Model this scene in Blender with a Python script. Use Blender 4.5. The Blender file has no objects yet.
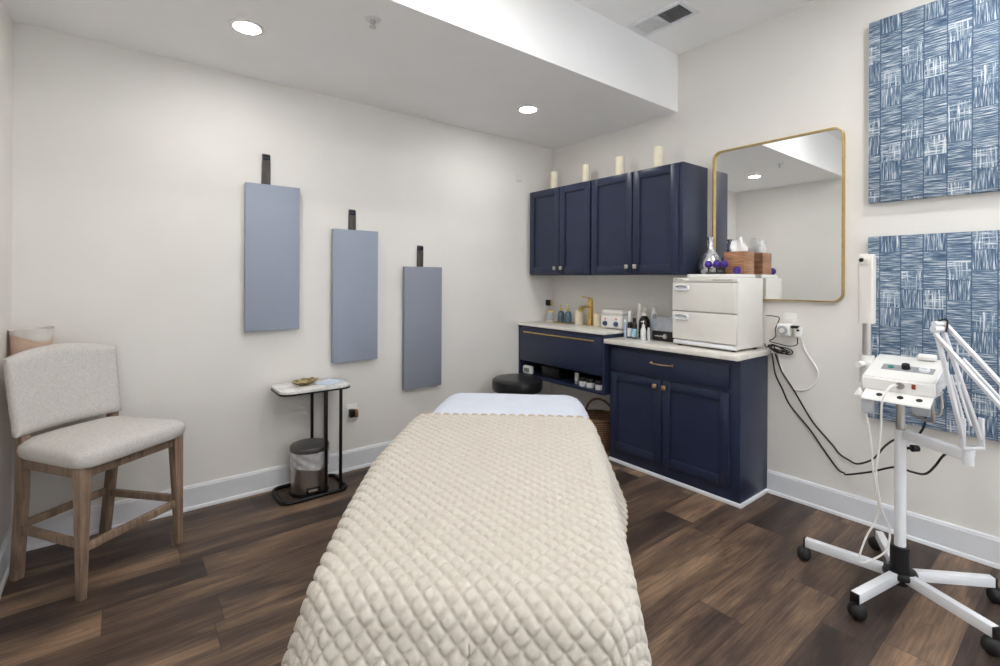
import bpy, bmesh, math, random
import numpy as np
from mathutils import Vector, Matrix

random.seed(7)
PI = math.pi
S = bpy.context.scene
COL = S.collection

# ------------------------------------------------------------------ materials
def lin(c):
    return tuple(((v/255)/12.92 if v/255 <= .04045 else ((v/255+.055)/1.055)**2.4) for v in c) + (1,)

class NT:
    """small node-building helper"""
    def __init__(s, name):
        s.m = bpy.data.materials.new(name); s.m.use_nodes = True
        s.t = s.m.node_tree; s.b = s.t.nodes['Principled BSDF']
    def n(s, kind, **kw):
        x = s.t.nodes.new('ShaderNode' + kind)
        for k, v in kw.items():
            if k.startswith('i_'):
                x.inputs[k[2:].replace('_', ' ')].default_value = v
            else:
                setattr(x, k, v)
        return x
    def l(s, a, b): s.t.links.new(a, b)
    def math(s, op, a, b=None, c=None):
        x = s.n('Math', operation=op)
        for i, v in enumerate((a, b, c)):
            if v is None: continue
            if isinstance(v, (int, float)): x.inputs[i].default_value = v
            else: s.l(v, x.inputs[i])
        return x.outputs[0]
    def mix(s, f, a, b):
        x = s.n('Mix', data_type='RGBA')
        for i, v in ((0, f), (6, a), (7, b)):
            if isinstance(v, (int, float, tuple)): x.inputs[i].default_value = v
            else: s.l(v, x.inputs[i])
        return x.outputs[2]
    def ramp(s, f, stops, interp='LINEAR'):
        x = s.n('ValToRGB'); s.l(f, x.inputs[0]); cr = x.color_ramp; cr.interpolation = interp
        while len(cr.elements) < len(stops): cr.elements.new(.5)
        for e, (p, c) in zip(cr.elements, stops): e.position = p; e.color = c
        return x.outputs[0]
    def noise(s, vec, scale, detail=3, rough=.5):
        x = s.n('TexNoise'); x.inputs['Scale'].default_value = scale; x.inputs['Detail'].default_value = detail
        x.inputs['Roughness'].default_value = rough
        if vec is not None: s.l(vec, x.inputs['Vector'])
        return x.outputs['Fac']
    def coord(s, scale=(1, 1, 1), kind='Object'):
        tc = s.n('TexCoord'); mp = s.n('Mapping'); mp.inputs['Scale'].default_value = scale
        s.l(tc.outputs[kind], mp.inputs['Vector']); return mp.outputs[0]
    def bump(s, h, strength, dist=.002):
        x = s.n('Bump'); x.inputs['Strength'].default_value = strength; x.inputs['Distance'].default_value = dist
        s.l(h, x.inputs['Height']); s.l(x.outputs[0], s.b.inputs['Normal'])

M = {}
def mat(name, c, rough=.5, metal=0., var=.05, vs=20., scale=(1, 1, 1), bump=0., bs=200., coat=0., spec=.5, trans=0., alpha=1., ior=1.45):
    t = NT(name); v = t.coord(scale)
    f = t.noise(v, vs, 3)
    c1 = lin(tuple(max(0, x*(1-var)) for x in c)); c2 = lin(tuple(min(255, x*(1+var)) for x in c))
    t.l(t.ramp(f, [(.3, c1), (.7, c2)]), t.b.inputs['Base Color'])
    t.b.inputs['Roughness'].default_value = rough; t.b.inputs['Metallic'].default_value = metal
    t.b.inputs['Coat Weight'].default_value = coat; t.b.inputs['Specular IOR Level'].default_value = spec
    t.b.inputs['Transmission Weight'].default_value = trans; t.b.inputs['Alpha'].default_value = alpha
    t.b.inputs['IOR'].default_value = ior
    if bump: t.bump(t.noise(v, bs, 2), bump)
    M[name] = t.m
    return t.m

mat('wall_paint', (229, 226, 221), .62, var=.008, vs=3, bump=.04, bs=350)
mat('ceiling_paint', (244, 244, 244), .8, var=.006, vs=3, bump=.04, bs=300)
mat('trim_paint', (226, 228, 232), .35, var=.01, vs=6)
mat('navy_paint', (37, 45, 69), .33, var=.04, vs=8, bump=.02, bs=300)
mat('quartz', (226, 222, 214), .22, var=.05, vs=9)
mat('gold', (224, 192, 118), .28, 1, var=.05, vs=40)
mat('brass_frame', (192, 164, 102), .28, 1, var=.05, vs=30)
mat('copper_gold', (226, 190, 146), .3, 1, var=.05, vs=60)
mat('nickel', (205, 198, 188), .28, 1, var=.04, vs=60)
mat('steel', (190, 187, 184), .32, 1, var=.05, vs=20, scale=(1, 1, .1))
mat('black_metal', (22, 22, 23), .4, .3, var=.1)
mat('black_plastic', (20, 20, 22), .38, var=.1)
mat('black_vinyl', (26, 26, 28), .32, var=.1, bump=.15, bs=150)
mat('white_plastic', (232, 231, 228), .3, var=.01, vs=5)
mat('white_metal', (228, 230, 234), .32, var=.015, vs=8)
mat('warm_white', (226, 223, 216), .3, var=.015, vs=5)
mat('grey_plastic', (150, 152, 156), .4, var=.03)
mat('grey_screen', (168, 172, 178), .3, .3, var=.05, vs=30)
mat('wax', (246, 238, 214), .45, var=.03, vs=12)
mat('wick', (60, 50, 44), .8)
mat('sheet_cotton', (211, 216, 228), .85, var=.012, vs=14, bump=.2, bs=500)
mat('blue_glass', (84, 110, 128), .12, var=.1, vs=12, coat=.5)
mat('amber_dark', (30, 22, 20), .2, var=.2, coat=.3)
mat('label_white', (226, 228, 230), .6, var=.03, vs=80)
mat('label_blue', (150, 192, 212), .6, var=.04, vs=80)
mat('pale_blue', (168, 184, 204), .4, var=.04)
mat('dial_blue', (66, 78, 116), .4, var=.1)
mat('coral', (226, 130, 116), .5, var=.1)
mat('purple', (72, 44, 140), .6, var=.12, vs=120, bump=.6, bs=160)
mat('tissue', (240, 240, 240), .9, var=.01)
mat('paper_blue', (204, 216, 230), .7, var=.04, vs=30)
mat('amber_oil', (150, 104, 50), .2, var=.1, coat=.3)
mat('rubber', (30, 30, 31), .6, var=.1)
mat('teal_light', (40, 130, 122), .4, var=.1)
mat('red_switch', (150, 60, 40), .4, var=.1)
mat('tan_fabric', (214, 184, 163), .85, var=.03, vs=30, bump=.2, bs=400)
mat('strap', (72, 66, 62), .35, var=.12, vs=60, scale=(1, 1, .3))
mat('strap_clip', (58, 62, 70), .18, .9, var=.1)
mat('clear_glass', (245, 248, 248), .03, var=.0, trans=1., ior=1.45)
mat('bag_film', (226, 226, 232), .25, var=.06, vs=25, alpha=.62, bump=.8, bs=26)
mat('binding', (196, 178, 152), .9, var=.04, vs=60)
mat('dark_louver', (132, 133, 136), .5, var=.05)
mat('light_louver', (218, 219, 220), .5, var=.02)
mat('cable_black', (24, 23, 23), .5, var=.1)
mat('cable_white', (236, 235, 231), .45, var=.01)
mat('lcd', (112, 124, 112), .3, var=.05)
mat('acrylic', (214, 220, 226), .1, var=.02, alpha=.55)

def emission(name, strength):
    t = NT(name)
    t.b.inputs['Base Color'].default_value = (1, 1, 1, 1)
    t.b.inputs['Emission Color'].default_value = (1, .99, .97, 1)
    t.b.inputs['Emission Strength'].default_value = strength
    M[name] = t.m
emission('lamp_lens', 105); emission('lamp_lens_bright', 235)

def mirror_mat():
    t = NT('mirror_glass'); t.b.inputs['Metallic'].default_value = 1; t.b.inputs['Roughness'].default_value = .01
    t.b.inputs['Base Color'].default_value = (.9, .91, .91, 1); M['mirror_glass'] = t.m
mirror_mat()

def mercury_glass():
    t = NT('mercury_glass'); f = t.noise(t.coord(), 26, 3, .6)
    t.l(t.ramp(f, [(.35, lin((168, 170, 176))), (.6, lin((240, 240, 243)))]), t.b.inputs['Base Color'])
    t.b.inputs['Metallic'].default_value = .85; t.b.inputs['Roughness'].default_value = .16
    t.bump(f, .3, .004); M['mercury_glass'] = t.m
mercury_glass()

def shell_mat():
    t = NT('gold_shell'); f = t.noise(t.coord(), 45, 4)
    t.l(t.ramp(f, [(.35, lin((112, 96, 54))), (.7, lin((206, 190, 140)))]), t.b.inputs['Base Color'])
    t.b.inputs['Metallic'].default_value = .6; t.b.inputs['Roughness'].default_value = .3; M['gold_shell'] = t.m
shell_mat()

def linen(name, c, v=.16):
    t = NT(name)
    a = t.noise(t.coord((260, 260, 40)), 1.6, 3, .7); b = t.noise(t.coord((40, 40, 300)), 1.6, 3, .7); d = t.noise(t.coord(), 120, 4, .6)
    s = t.math('MULTIPLY', t.math('ADD', t.math('ADD', a, b), d), 1/3)
    t.l(t.ramp(s, [(.36, lin(tuple(x*(1-v) for x in c))), (.62, lin(tuple(min(255, x*(1+v*.55)) for x in c)))]), t.b.inputs['Base Color'])
    t.b.inputs['Roughness'].default_value = .9; t.b.inputs['Specular IOR Level'].default_value = .2
    t.bump(s, .35, .002); M[name] = t.m
linen('chair_linen', (204, 200, 195), .10)

def wood(name, c1, c2, scale=(60, 60, 4), rough=.5, k=1.):
    t = NT(name); a = t.noise(t.coord(scale), k, 5, .65); b = t.noise(t.coord(), 9, 2)
    f = t.math('ADD', t.math('MULTIPLY', a, .75), t.math('MULTIPLY', b, .25))
    t.l(t.ramp(f, [(.33, lin(c1)), (.66, lin(c2))]), t.b.inputs['Base Color'])
    t.b.inputs['Roughness'].default_value = rough; t.bump(a, .15, .001); M[name] = t.m
wood('chair_wood', (104, 84, 70), (168, 144, 122))
wood('walnut', (112, 72, 48), (196, 144, 104), (10, 10, 90), .45)

def wicker_mat():
    t = NT('wicker'); w = t.n('TexWave'); w.inputs['Scale'].default_value = 22; w.inputs['Distortion'].default_value = 2.5
    w.bands_direction = 'Z'; t.l(t.coord(), w.inputs['Vector'])
    f = t.math('ADD', t.math('MULTIPLY', w.outputs['Fac'], .5), t.math('MULTIPLY', t.noise(t.coord((60, 60, 20)), 1, 3), .5))
    t.l(t.ramp(f, [(.25, lin((70, 48, 36))), (.75, lin((164, 120, 88)))]), t.b.inputs['Base Color'])
    t.b.inputs['Roughness'].default_value = .6; t.bump(w.outputs['Fac'], .8, .006); M['wicker'] = t.m
wicker_mat()

def marble_mat():
    t = NT('marble'); a = t.noise(t.coord(), 7, 6, .65); v = t.math('ABSOLUTE', t.math('SUBTRACT', a, .5))
    t.l(t.ramp(v, [(0, lin((206, 203, 200))), (.05, lin((232, 230, 227))), (.3, lin((242, 241, 239)))]), t.b.inputs['Base Color'])
    t.b.inputs['Roughness'].default_value = .2; M['marble'] = t.m
marble_mat()

def floor_mat():
    t = NT('floor_planks'); tc = t.n('TexCoord'); sp = t.n('SeparateXYZ'); t.l(tc.outputs['Object'], sp.inputs[0])
    X, Y = sp.outputs['X'], sp.outputs['Y']
    W, L = .1785, 1.22
    yr = t.math('DIVIDE', t.math('SUBTRACT', Y, .515), W); row = t.math('FLOOR', yr); fy = t.math('FRACT', yr)
    wn = t.n('TexWhiteNoise', noise_dimensions='1D'); t.l(row, wn.inputs['W'])
    xr = t.math('ADD', t.math('DIVIDE', X, L), t.math('MULTIPLY', wn.outputs['Value'], 7.3)); col = t.math('FLOOR', xr); fx = t.math('FRACT', xr)
    cv = t.n('CombineXYZ'); t.l(row, cv.inputs[0]); t.l(col, cv.inputs[1])
    wn2 = t.n('TexWhiteNoise', noise_dimensions='2D'); t.l(cv.outputs[0], wn2.inputs['Vector']); rnd = wn2.outputs['Value']
    # per-plank shifted grain coordinates
    gv = t.n('CombineXYZ'); t.l(t.math('ADD', X, t.math('MULTIPLY', rnd, 37.)), gv.inputs[0]); t.l(t.math('ADD', Y, t.math('MULTIPLY', rnd, 19.)), gv.inputs[1])
    def grain(sx, sy, d, r, dist=0.):
        mp = t.n('Mapping'); mp.inputs['Scale'].default_value = (sx, sy, 1); t.l(gv.outputs[0], mp.inputs['Vector'])
        x = t.n('TexNoise'); x.inputs['Scale'].default_value = 1; x.inputs['Detail'].default_value = d; x.inputs['Roughness'].default_value = r
        x.inputs['Distortion'].default_value = dist
        t.l(mp.outputs[0], x.inputs['Vector']); return x.outputs['Fac']
    broad = grain(1.6, 9, 3, .55, .6); fine = grain(5, 95, 4, .7); knot = grain(4, 14, 2, .5, 1.6)
    f = t.math('ADD', t.math('MULTIPLY', t.math('SUBTRACT', broad, .5), 1.05), t.math('MULTIPLY', t.math('SUBTRACT', fine, .5), .75))
    f = t.math('ADD', f, t.math('MULTIPLY', t.math('SUBTRACT', rnd, .5), .42))
    f = t.math('ADD', f, .5)
    c = t.ramp(f, [(.14, lin((44, 36, 34))), (.4, lin((76, 61, 53))), (.6, lin((108, 88, 72))), (.84, lin((152, 124, 99)))])
    kn = t.ramp(knot, [(.24, (1, 1, 1, 1)), (.33, (0, 0, 0, 1))])
    c = t.mix(t.math('MULTIPLY', kn, .5), c, lin((50, 40, 36)))
    ey = t.math('MINIMUM', fy, t.math('SUBTRACT', 1., fy)); ex = t.math('MINIMUM', fx, t.math('SUBTRACT', 1., fx))
    sy = t.math('LESS_THAN', ey, .009); sx = t.math('LESS_THAN', ex, .0014)
    c = t.mix(t.math('MULTIPLY', t.math('MAXIMUM', sx, sy), .6), c, lin((40, 33, 30)))
    t.l(c, t.b.inputs['Base Color'])
    t.b.inputs['Specular IOR Level'].default_value = .4
    t.l(t.math('ADD', .36, t.math('MULTIPLY', fine, .2)), t.b.inputs['Roughness'])
    t.bump(fine, .12, .001); M['floor_planks'] = t.m
floor_mat()

def panel_mat(name, c):
    t = NT(name); f = t.noise(t.coord((150, 150, 150)), 1.2, 3)
    t.l(t.ramp(f, [(.35, lin(tuple(x*.985 for x in c))), (.65, lin(tuple(x*1.015 for x in c)))]), t.b.inputs['Base Color'])
    t.b.inputs['Roughness'].default_value = .7; t.bump(f, .1, .001); M[name] = t.m
mat('liner_cloth', (206, 200, 194), .9, var=.03, vs=30, bump=.3, bs=200)
panel_mat('panel_grey_blue', (150, 158, 174)); panel_mat('panel_grey', (138, 142, 155))

def quilt_mat():
    t = NT('quilt_cotton'); f = t.noise(t.coord(), 90, 4, .65); g = t.noise(t.coord((1, 1, 1)), 420, 2)
    t.l(t.ramp(f, [(.3, lin((196, 189, 178))), (.7, lin((205, 198, 188)))]), t.b.inputs['Base Color'])
    t.b.inputs['Roughness'].default_value = .75; t.b.inputs['Specular IOR Level'].default_value = .25
    t.b.inputs['Sheen Weight'].default_value = .15
    t.bump(t.math('ADD', t.math('MULTIPLY', f, .6), t.math('MULTIPLY', g, .4)), .3, .003); M['quilt_cotton'] = t.m
quilt_mat()

def art_mat():
    """woven patchwork print: blocks of blue and white strokes, horizontal, vertical or crossed"""
    t = NT('art_print'); tc = t.n('TexCoord'); sp = t.n('SeparateXYZ'); t.l(tc.outputs['Object'], sp.inputs[0])
    Y, Z = sp.outputs['Y'], sp.outputs['Z']
    CW, CH = .0876, .0482
    yr = t.math('DIVIDE', t.math('ADD', Y, 5.), CW); col = t.math('FLOOR', yr); fy = t.math('FRACT', yr)
    wc = t.n('TexWhiteNoise', noise_dimensions='1D'); t.l(col, wc.inputs['W'])
    zr = t.math('ADD', t.math('DIVIDE', t.math('ADD', Z, 5.), CH), t.math('FLOOR', t.math('MULTIPLY', wc.outputs['Value'], 8.)))
    # groups of 8 sub rows: 4 horizontal, 2 vertical, 2 crossed
    k = t.math('MODULO', t.math('FLOOR', zr), 8.)
    isv = t.math('MULTIPLY', t.math('GREATER_THAN', k, 3.5), t.math('LESS_THAN', k, 5.5)); isx = t.math('GREATER_THAN', k, 5.5)
    z2 = t.math('FRACT', t.math('DIVIDE', zr, 2.))
    def strokes(a, b, sa, sb, seed):
        cv = t.n('CombineXYZ'); t.l(t.math('MULTIPLY', a, sa), cv.inputs[0]); t.l(t.math('MULTIPLY', b, sb), cv.inputs[1])
        t.l(t.math('ADD', t.math('MULTIPLY', col, 3.7), seed), cv.inputs[2])
        return t.noise(cv.outputs[0], 1, 3, .62)
    h = strokes(Y, Z, 14, 290, 0.); v = strokes(Z, Y, 12, 230, 40.); h2 = strokes(Y, Z, 10, 130, 80.); v2 = strokes(Z, Y, 10, 140, 120.)
    xx = t.math('MAXIMUM', h2, v2)
    f = t.n('Mix', data_type='FLOAT'); t.l(isv, f.inputs[0]); t.l(h, f.inputs[2]); t.l(v, f.inputs[3])
    f2 = t.n('Mix', data_type='FLOAT'); t.l(isx, f2.inputs[0]); t.l(f.outputs[0], f2.inputs[2]); t.l(t.math('ADD', xx, .0), f2.inputs[3])
    c = t.ramp(f2.outputs[0], [(.34, lin((54, 78, 106))), (.46, lin((82, 106, 132))), (.555, lin((138, 156, 174))), (.64, lin((220, 225, 228)))])
    ey = t.math('MINIMUM', fy, t.math('SUBTRACT', 1., fy))
    ez = t.math('MINIMUM', z2, t.math('SUBTRACT', 1., z2))
    edge = t.math('MAXIMUM', t.math('LESS_THAN', ey, .03), t.math('LESS_THAN', ez, .018))
    c = t.mix(t.math('MULTIPLY', edge, .75), c, lin((52, 80, 112)))
    t.l(c, t.b.inputs['Base Color']); t.b.inputs['Roughness'].default_value = .8; t.bump(f2.outputs[0], .15, .001)
    M['art_print'] = t.m
art_mat()

# ------------------------------------------------------------------ geometry helpers
def B(): return bmesh.new()

def box(bm, x0, x1, y0, y1, z0, z1, bev=0., seg=2, mx=None):
    r = bmesh.ops.create_cube(bm, size=1)
    vs = r['verts']
    for v in vs:
        v.co = Vector(((x0+x1)/2 + v.co.x*(x1-x0), (y0+y1)/2 + v.co.y*(y1-y0), (z0+z1)/2 + v.co.z*(z1-z0)))
    if bev > 0:
        es = list({e for v in vs for e in v.link_edges})
        r2 = bmesh.ops.bevel(bm, geom=es, offset=min(bev, .49*min(x1-x0, y1-y0, z1-z0)), segments=seg, affect='EDGES', profile=.5)
        vs = list({v for f in r2['faces'] for v in f.verts} | {v for v in vs if v.is_valid})
    if mx is not None:
        for v in vs: v.co = mx @ v.co
    return vs

def ring_pts(c, ax, r, seg, ph=0.):
    ax = Vector(ax).normalized(); a = ax.orthogonal().normalized(); b = ax.cross(a)
    return [Vector(c) + r*(math.cos(2*PI*i/seg+ph)*a + math.sin(2*PI*i/seg+ph)*b) for i in range(seg)]

def skin_rings(bm, rings, caps=True, closed=False):
    R = [[bm.verts.new(p) for p in ring] for ring in rings]
    n = len(R[0]); m = len(R)
    for i in range(m if closed else m-1):
        A, C = R[i], R[(i+1) % m]
        for j in range(n):
            bm.faces.new((A[j], A[(j+1) % n], C[(j+1) % n], C[j]))
    if caps and not closed:
        bm.faces.new(list(reversed(R[0]))); bm.faces.new(R[-1])

def cyl(bm, p0, p1, r0, r1=None, seg=20):
    r1 = r0 if r1 is None else r1
    p0, p1 = Vector(p0), Vector(p1); ax = (p1-p0).normalized(); a = ax.orthogonal().normalized(); b = ax.cross(a)
    rings = [[p + r*(math.cos(2*PI*i/seg)*a + math.sin(2*PI*i/seg)*b) for i in range(seg)] for p, r in ((p0, r0), (p1, r1))]
    skin_rings(bm, rings)

def lathe(bm, prof, c=(0, 0, 0), seg=28, caps=True):
    c = Vector(c)
    rings = [[c + Vector((r*math.cos(2*PI*i/seg), r*math.sin(2*PI*i/seg), z)) for i in range(seg)] for r, z in prof]
    skin_rings(bm, rings, caps)

def smooth_path(pts, n=8, closed=False):
    P = [Vector(p) for p in pts]; out = []
    m = len(P)
    for i in range(m if closed else m-1):
        p0 = P[(i-1) % m] if closed or i > 0 else P[0]*2-P[1]
        p1, p2 = P[i], P[(i+1) % m]
        p3 = P[(i+2) % m] if closed or i+2 < m else P[-1]*2-P[-2]
        for k in range(n):
            t = k/n
            out.append(.5*((2*p1)+(-p0+p2)*t+(2*p0-5*p1+4*p2-p3)*t*t+(-p0+3*p1-3*p2+p3)*t**3))
    if not closed: out.append(P[-1])
    return out

def tube(bm, pts, r, seg=10, closed=False):
    P = [Vector(p) for p in pts]; rings = []; m = len(P); prev = None
    for i, p in enumerate(P):
        a = P[(i-1) % m] if closed or i > 0 else p; b = P[(i+1) % m] if closed or i < m-1 else p
        t = (b-a).normalized()
        if prev is None: u = t.orthogonal().normalized()
        else:
            u = prev - t*prev.dot(t)
            u = u.normalized() if u.length > 1e-6 else t.orthogonal().normalized()
        prev = u; w = t.cross(u)
        rr = r[i] if isinstance(r, (list, tuple)) else r
        rings.append([p + rr*(math.cos(2*PI*k/seg)*u + math.sin(2*PI*k/seg)*w) for k in range(seg)])
    skin_rings(bm, rings, True, closed)

def bar(bm, p0, p1, w, h, up=(0, 0, 1), bev=.002, w1=None, h1=None):
    """square-section bar between two points"""
    p0, p1 = Vector(p0), Vector(p1); d = (p1-p0).normalized(); s = d.cross(Vector(up)).normalized(); u = s.cross(d)
    w1 = w if w1 is None else w1; h1 = h if h1 is None else h1
    vs = []
    for p, ww, hh in ((p0, w, h), (p1, w1, h1)):
        vs += [bm.verts.new(p + s*ww/2*a + u*hh/2*b) for a, b in ((-1, -1), (1, -1), (1, 1), (-1, 1))]
    fs = [bm.faces.new([vs[i] for i in q]) for q in ((3, 2, 1, 0), (4, 5, 6, 7), (0, 1, 5, 4), (1, 2, 6, 5), (2, 3, 7, 6), (3, 0, 4, 7))]
    if bev > 0:
        es = list({e for f in fs for e in f.edges})
        bmesh.ops.bevel(bm, geom=es, offset=bev, segments=2, affect='EDGES', profile=.5)

def sphere(bm, c, r, sx=1, sy=1, sz=1, seg=20):
    g = bmesh.ops.create_uvsphere(bm, u_segments=seg, v_segments=max(8, seg//2), radius=r)
    for v in g['verts']: v.co = Vector((c[0]+v.co.x*sx, c[1]+v.co.y*sy, c[2]+v.co.z*sz))
    return g['verts']

def prism(bm, outline, z0, z1, bev=0.):
    """extrude a plan outline [(x, y)] (counter-clockwise)"""
    lo = [bm.verts.new((x, y, z0)) for x, y in outline]; hi = [bm.verts.new((x, y, z1)) for x, y in outline]
    n = len(lo); fs = [bm.faces.new(list(reversed(lo))), bm.faces.new(hi)]
    for i in range(n): fs.append(bm.faces.new((lo[i], lo[(i+1) % n], hi[(i+1) % n], hi[i])))
    if bev > 0:
        es = list({e for f in fs[:2] for e in f.edges})
        bmesh.ops.bevel(bm, geom=es, offset=bev, segments=2, affect='EDGES', profile=.5)

def rrect(x0, x1, y0, y1, r, n=6):
    out = []
    for cx, cy, a in ((x1-r, y0+r, -PI/2), (x1-r, y1-r, 0), (x0+r, y1-r, PI/2), (x0+r, y0+r, PI)):
        for i in range(n+1):
            t = a + PI/2*i/n; out.append((cx+r*math.cos(t), cy+r*math.sin(t)))
    return out

WM = {}
def tag(o, label=None, cat=None, group=None, kind=None):
    if label: o['label'] = label
    if cat: o['category'] = cat
    if group: o['group'] = group
    if kind: o['kind'] = kind
    return o

def thing(name, label, cat, loc=(0, 0, 0), rotz=0., group=None):
    o = bpy.data.objects.new(name, None); COL.objects.link(o)
    o.location = loc; o.rotation_euler = (0, 0, rotz); o.empty_display_size = .05
    WM[o.name] = Matrix.Translation(Vector(loc)) @ Matrix.Rotation(rotz, 4, 'Z')
    return tag(o, label, cat, group)

def obj(name, bm, m, parent=None, local=False, smooth=35, label=None):
    """link a bmesh as one mesh object; coordinates are world unless local"""
    bmesh.ops.recalc_face_normals(bm, faces=bm.faces[:])
    org = Matrix.Identity(4)
    if parent is not None:
        if not local: bm.transform(WM[parent.name].inverted())
    else:
        xs = [v.co for v in bm.verts]
        lo = Vector(min(p[i] for p in xs) for i in range(3)); hi = Vector(max(p[i] for p in xs) for i in range(3))
        base = Vector(((lo.x+hi.x)/2, (lo.y+hi.y)/2, lo.z)); org = Matrix.Translation(base)
        bm.transform(org.inverted())
    me = bpy.data.meshes.new(name); bm.to_mesh(me); bm.free()
    me.polygons.foreach_set('use_smooth', [True]*len(me.polygons)); me.set_sharp_from_angle(angle=math.radians(smooth))
    me.materials.append(M[m] if isinstance(m, str) else m)
    o = bpy.data.objects.new(name, me); COL.objects.link(o)
    if parent is not None:
        o.parent = parent; WM[o.name] = WM[parent.name]
    else:
        o.matrix_world = org; WM[o.name] = org
    if label: o['label'] = label
    return o

def struct(name, bm, m, label=None, parent=None):
    o = obj(name, bm, m, parent)
    if parent is None:
        o['kind'] = 'structure'
        if label: o['label'] = label
    return o

def copy_tree(o, parent=None):
    c = o.copy(); COL.objects.link(c)
    if parent is not None: c.parent = parent
    for ch in o.children: copy_tree(ch, c)
    return c

def move(o, loc, rotz=None, label=None):
    o.location = loc
    if rotz is not None: o.rotation_euler[2] = rotz
    if label: o['label'] = label
    return o

# ------------------------------------------------------------------ the room
XL, XB, YF, YA, ZS, ZU, YS = -.404, 3.19, -2.2, 3.252, 2.541, 2.957, 1.964
b = B(); box(b, XL-.12, XB+.12, YF-.12, YA+.12, -.08, 0); fl = obj('floor', b, 'floor_planks'); fl['kind'] = 'structure'
fl.data.transform(Matrix.Translation(fl.location)); fl.location = (0, 0, 0)
b = B(); box(b, XL-.12, XB+.12, YA, YA+.12, 0, ZU+.1); struct('wall_back', b, 'wall_paint')
b = B(); box(b, XB, XB+.12, YF-.12, YA, 0, ZU+.1); struct('wall_right', b, 'wall_paint')
b = B(); box(b, XL-.12, XL, YF-.12, YA, 0, ZU+.1); struct('wall_left', b, 'wall_paint')
WX0, WX1, WZ0, WZ1 = .1, 2.8, .12, 2.45
b = B()
for q in ((XL, WX0, 0, ZU+.1), (WX1, XB, 0, ZU+.1), (WX0, WX1, 0, WZ0), (WX0, WX1, WZ1, ZU+.1)): box(b, q[0], q[1], YF-.12, YF, q[2], q[3])
struct('wall_front', b, 'wall_paint')
b = B(); box(b, XL-.12, XB+.12, YF-.12, YA+.12, ZU, ZU+.1); struct('ceiling', b, 'ceiling_paint')
b = B(); box(b, XL, XB, YS, YA, ZS, ZU); struct('ceiling_soffit', b, 'ceiling_paint', 'dropped ceiling section running along the back wall')
# window added for fill light, unseen behind the camera
b = B(); Y0 = YF-.09
for q in ((WX0, WX0+.06, WZ0, WZ1), (WX1-.06, WX1, WZ0, WZ1), (WX0, WX1, WZ0, WZ0+.06), (WX0, WX1, WZ1-.06, WZ1), (1.37, 1.43, WZ0, WZ1)): box(b, q[0], q[1], Y0, Y0+.06, q[2], q[3], .004)
win = struct('fill_window_1', b, 'trim_paint', 'white framed window added in the unseen front wall for fill light')
b = B(); box(b, WX0+.05, WX1-.05, Y0+.025, Y0+.031, WZ0+.05, WZ1-.05)
obj('fill_window_pane', b, 'clear_glass', win)

def baseboard(name, axis, a0, a1, face, sgn):
    """moulded skirting along X or Y; face = wall plane, sgn = direction into the room"""
    prof = [(0, 0), (.024, 0), (.024, .008), (.021, .016), (.014, .02), (.014, .122), (.011, .126), (.011, .131), (.006, .137), (0, .137)]
    b = B(); rings = []
    for a in (a0, a1):
        rings.append([Vector((a, face+sgn*d, z)) if axis == 'x' else Vector((face+sgn*d, a, z)) for d, z in prof])
    skin_rings(b, rings)
    o = obj(name, b, 'trim_paint', smooth=25); o['kind'] = 'structure'
baseboard('baseboard_back', 'x', XL, XB, YA, -1)
baseboard('baseboard_right', 'y', YF, 1.331, XB, -1)
baseboard('baseboard_left', 'y', YF, YA-.02, XL, 1)
baseboard('baseboard_front', 'x', XL, XB, YF, 1)

# ------------------------------------------------------------------ ceiling fixtures
def downlight(loc, label):
    x, y, z = loc
    t = thing('ceiling_light', label, 'ceiling light', loc, 0, 'recessed ceiling lights')
    b = B(); lathe(b, [(.058, -.002), (.06, -.007), (.076, -.006), (.08, 0), (.08, .001), (.058, .001)], loc, 40, False)
    obj('trim_ring', b, 'white_plastic', t)
    b = B(); lathe(b, [(.059, -.004), (.03, -.0045), (.001, -.0045)], loc, 40, False)
    obj('lens', b, 'lamp_lens', t, label='glowing white lens')
    return t
d0 = downlight((.483, 2.612, ZS), 'glowing recessed downlight in the soffit, nearer the chair')
for p, l in (((2.298, 2.601, ZS), 'glowing recessed downlight in the soffit, nearer the wall cabinets'),
             ((1.25, 1.26, ZU), 'recessed downlight in the high ceiling over the foot of the bed'),
             ((2.5, .2, ZU), 'added unseen recessed fill downlight in the high ceiling by the blue canvases'),  # this and the rest: unseen lights added to lift the ambient level
             ((.3, .2, ZU), 'added unseen recessed fill downlight in the high ceiling near the left wall'),
             ((.6, -1.3, ZU), 'added unseen recessed fill downlight in the high ceiling, front left'),
             ((2.2, -1.3, ZU), 'added unseen recessed fill downlight in the high ceiling, front right')):
    c_ = move(copy_tree(d0), p, None, l)
    if p[2] > 2.8:
        for ch in c_.children:
            if ch.name.startswith('lens'):
                ch.data = ch.data.copy(); ch.data.materials[0] = M['lamp_lens_bright']

t = thing('ceiling_sprinkler', 'small round ceiling sprinkler head set in the soffit', 'sprinkler', (.932, 2.159, ZS))
b = B(); lathe(b, [(.001, -.006), (.02, -.007), (.036, -.004), (.038, .0), (.001, .0)], (.932, 2.159, ZS), 28, False); obj('cover_plate', b, 'white_metal', t)
b = B(); cyl(b, (.932, 2.159, ZS-.006), (.932, 2.159, ZS-.022), .008, .006, 12)
for s in (-1, 1): bar(b, (.932+s*.012, 2.159, ZS-.006), (.932+s*.003, 2.159, ZS-.036), .004, .004, (0, 1, 0), .0005)
cyl(b, (.932, 2.159, ZS-.036), (.932, 2.159, ZS-.039), .016, .016, 16)
obj('sprinkler_head', b, 'steel', t)

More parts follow.
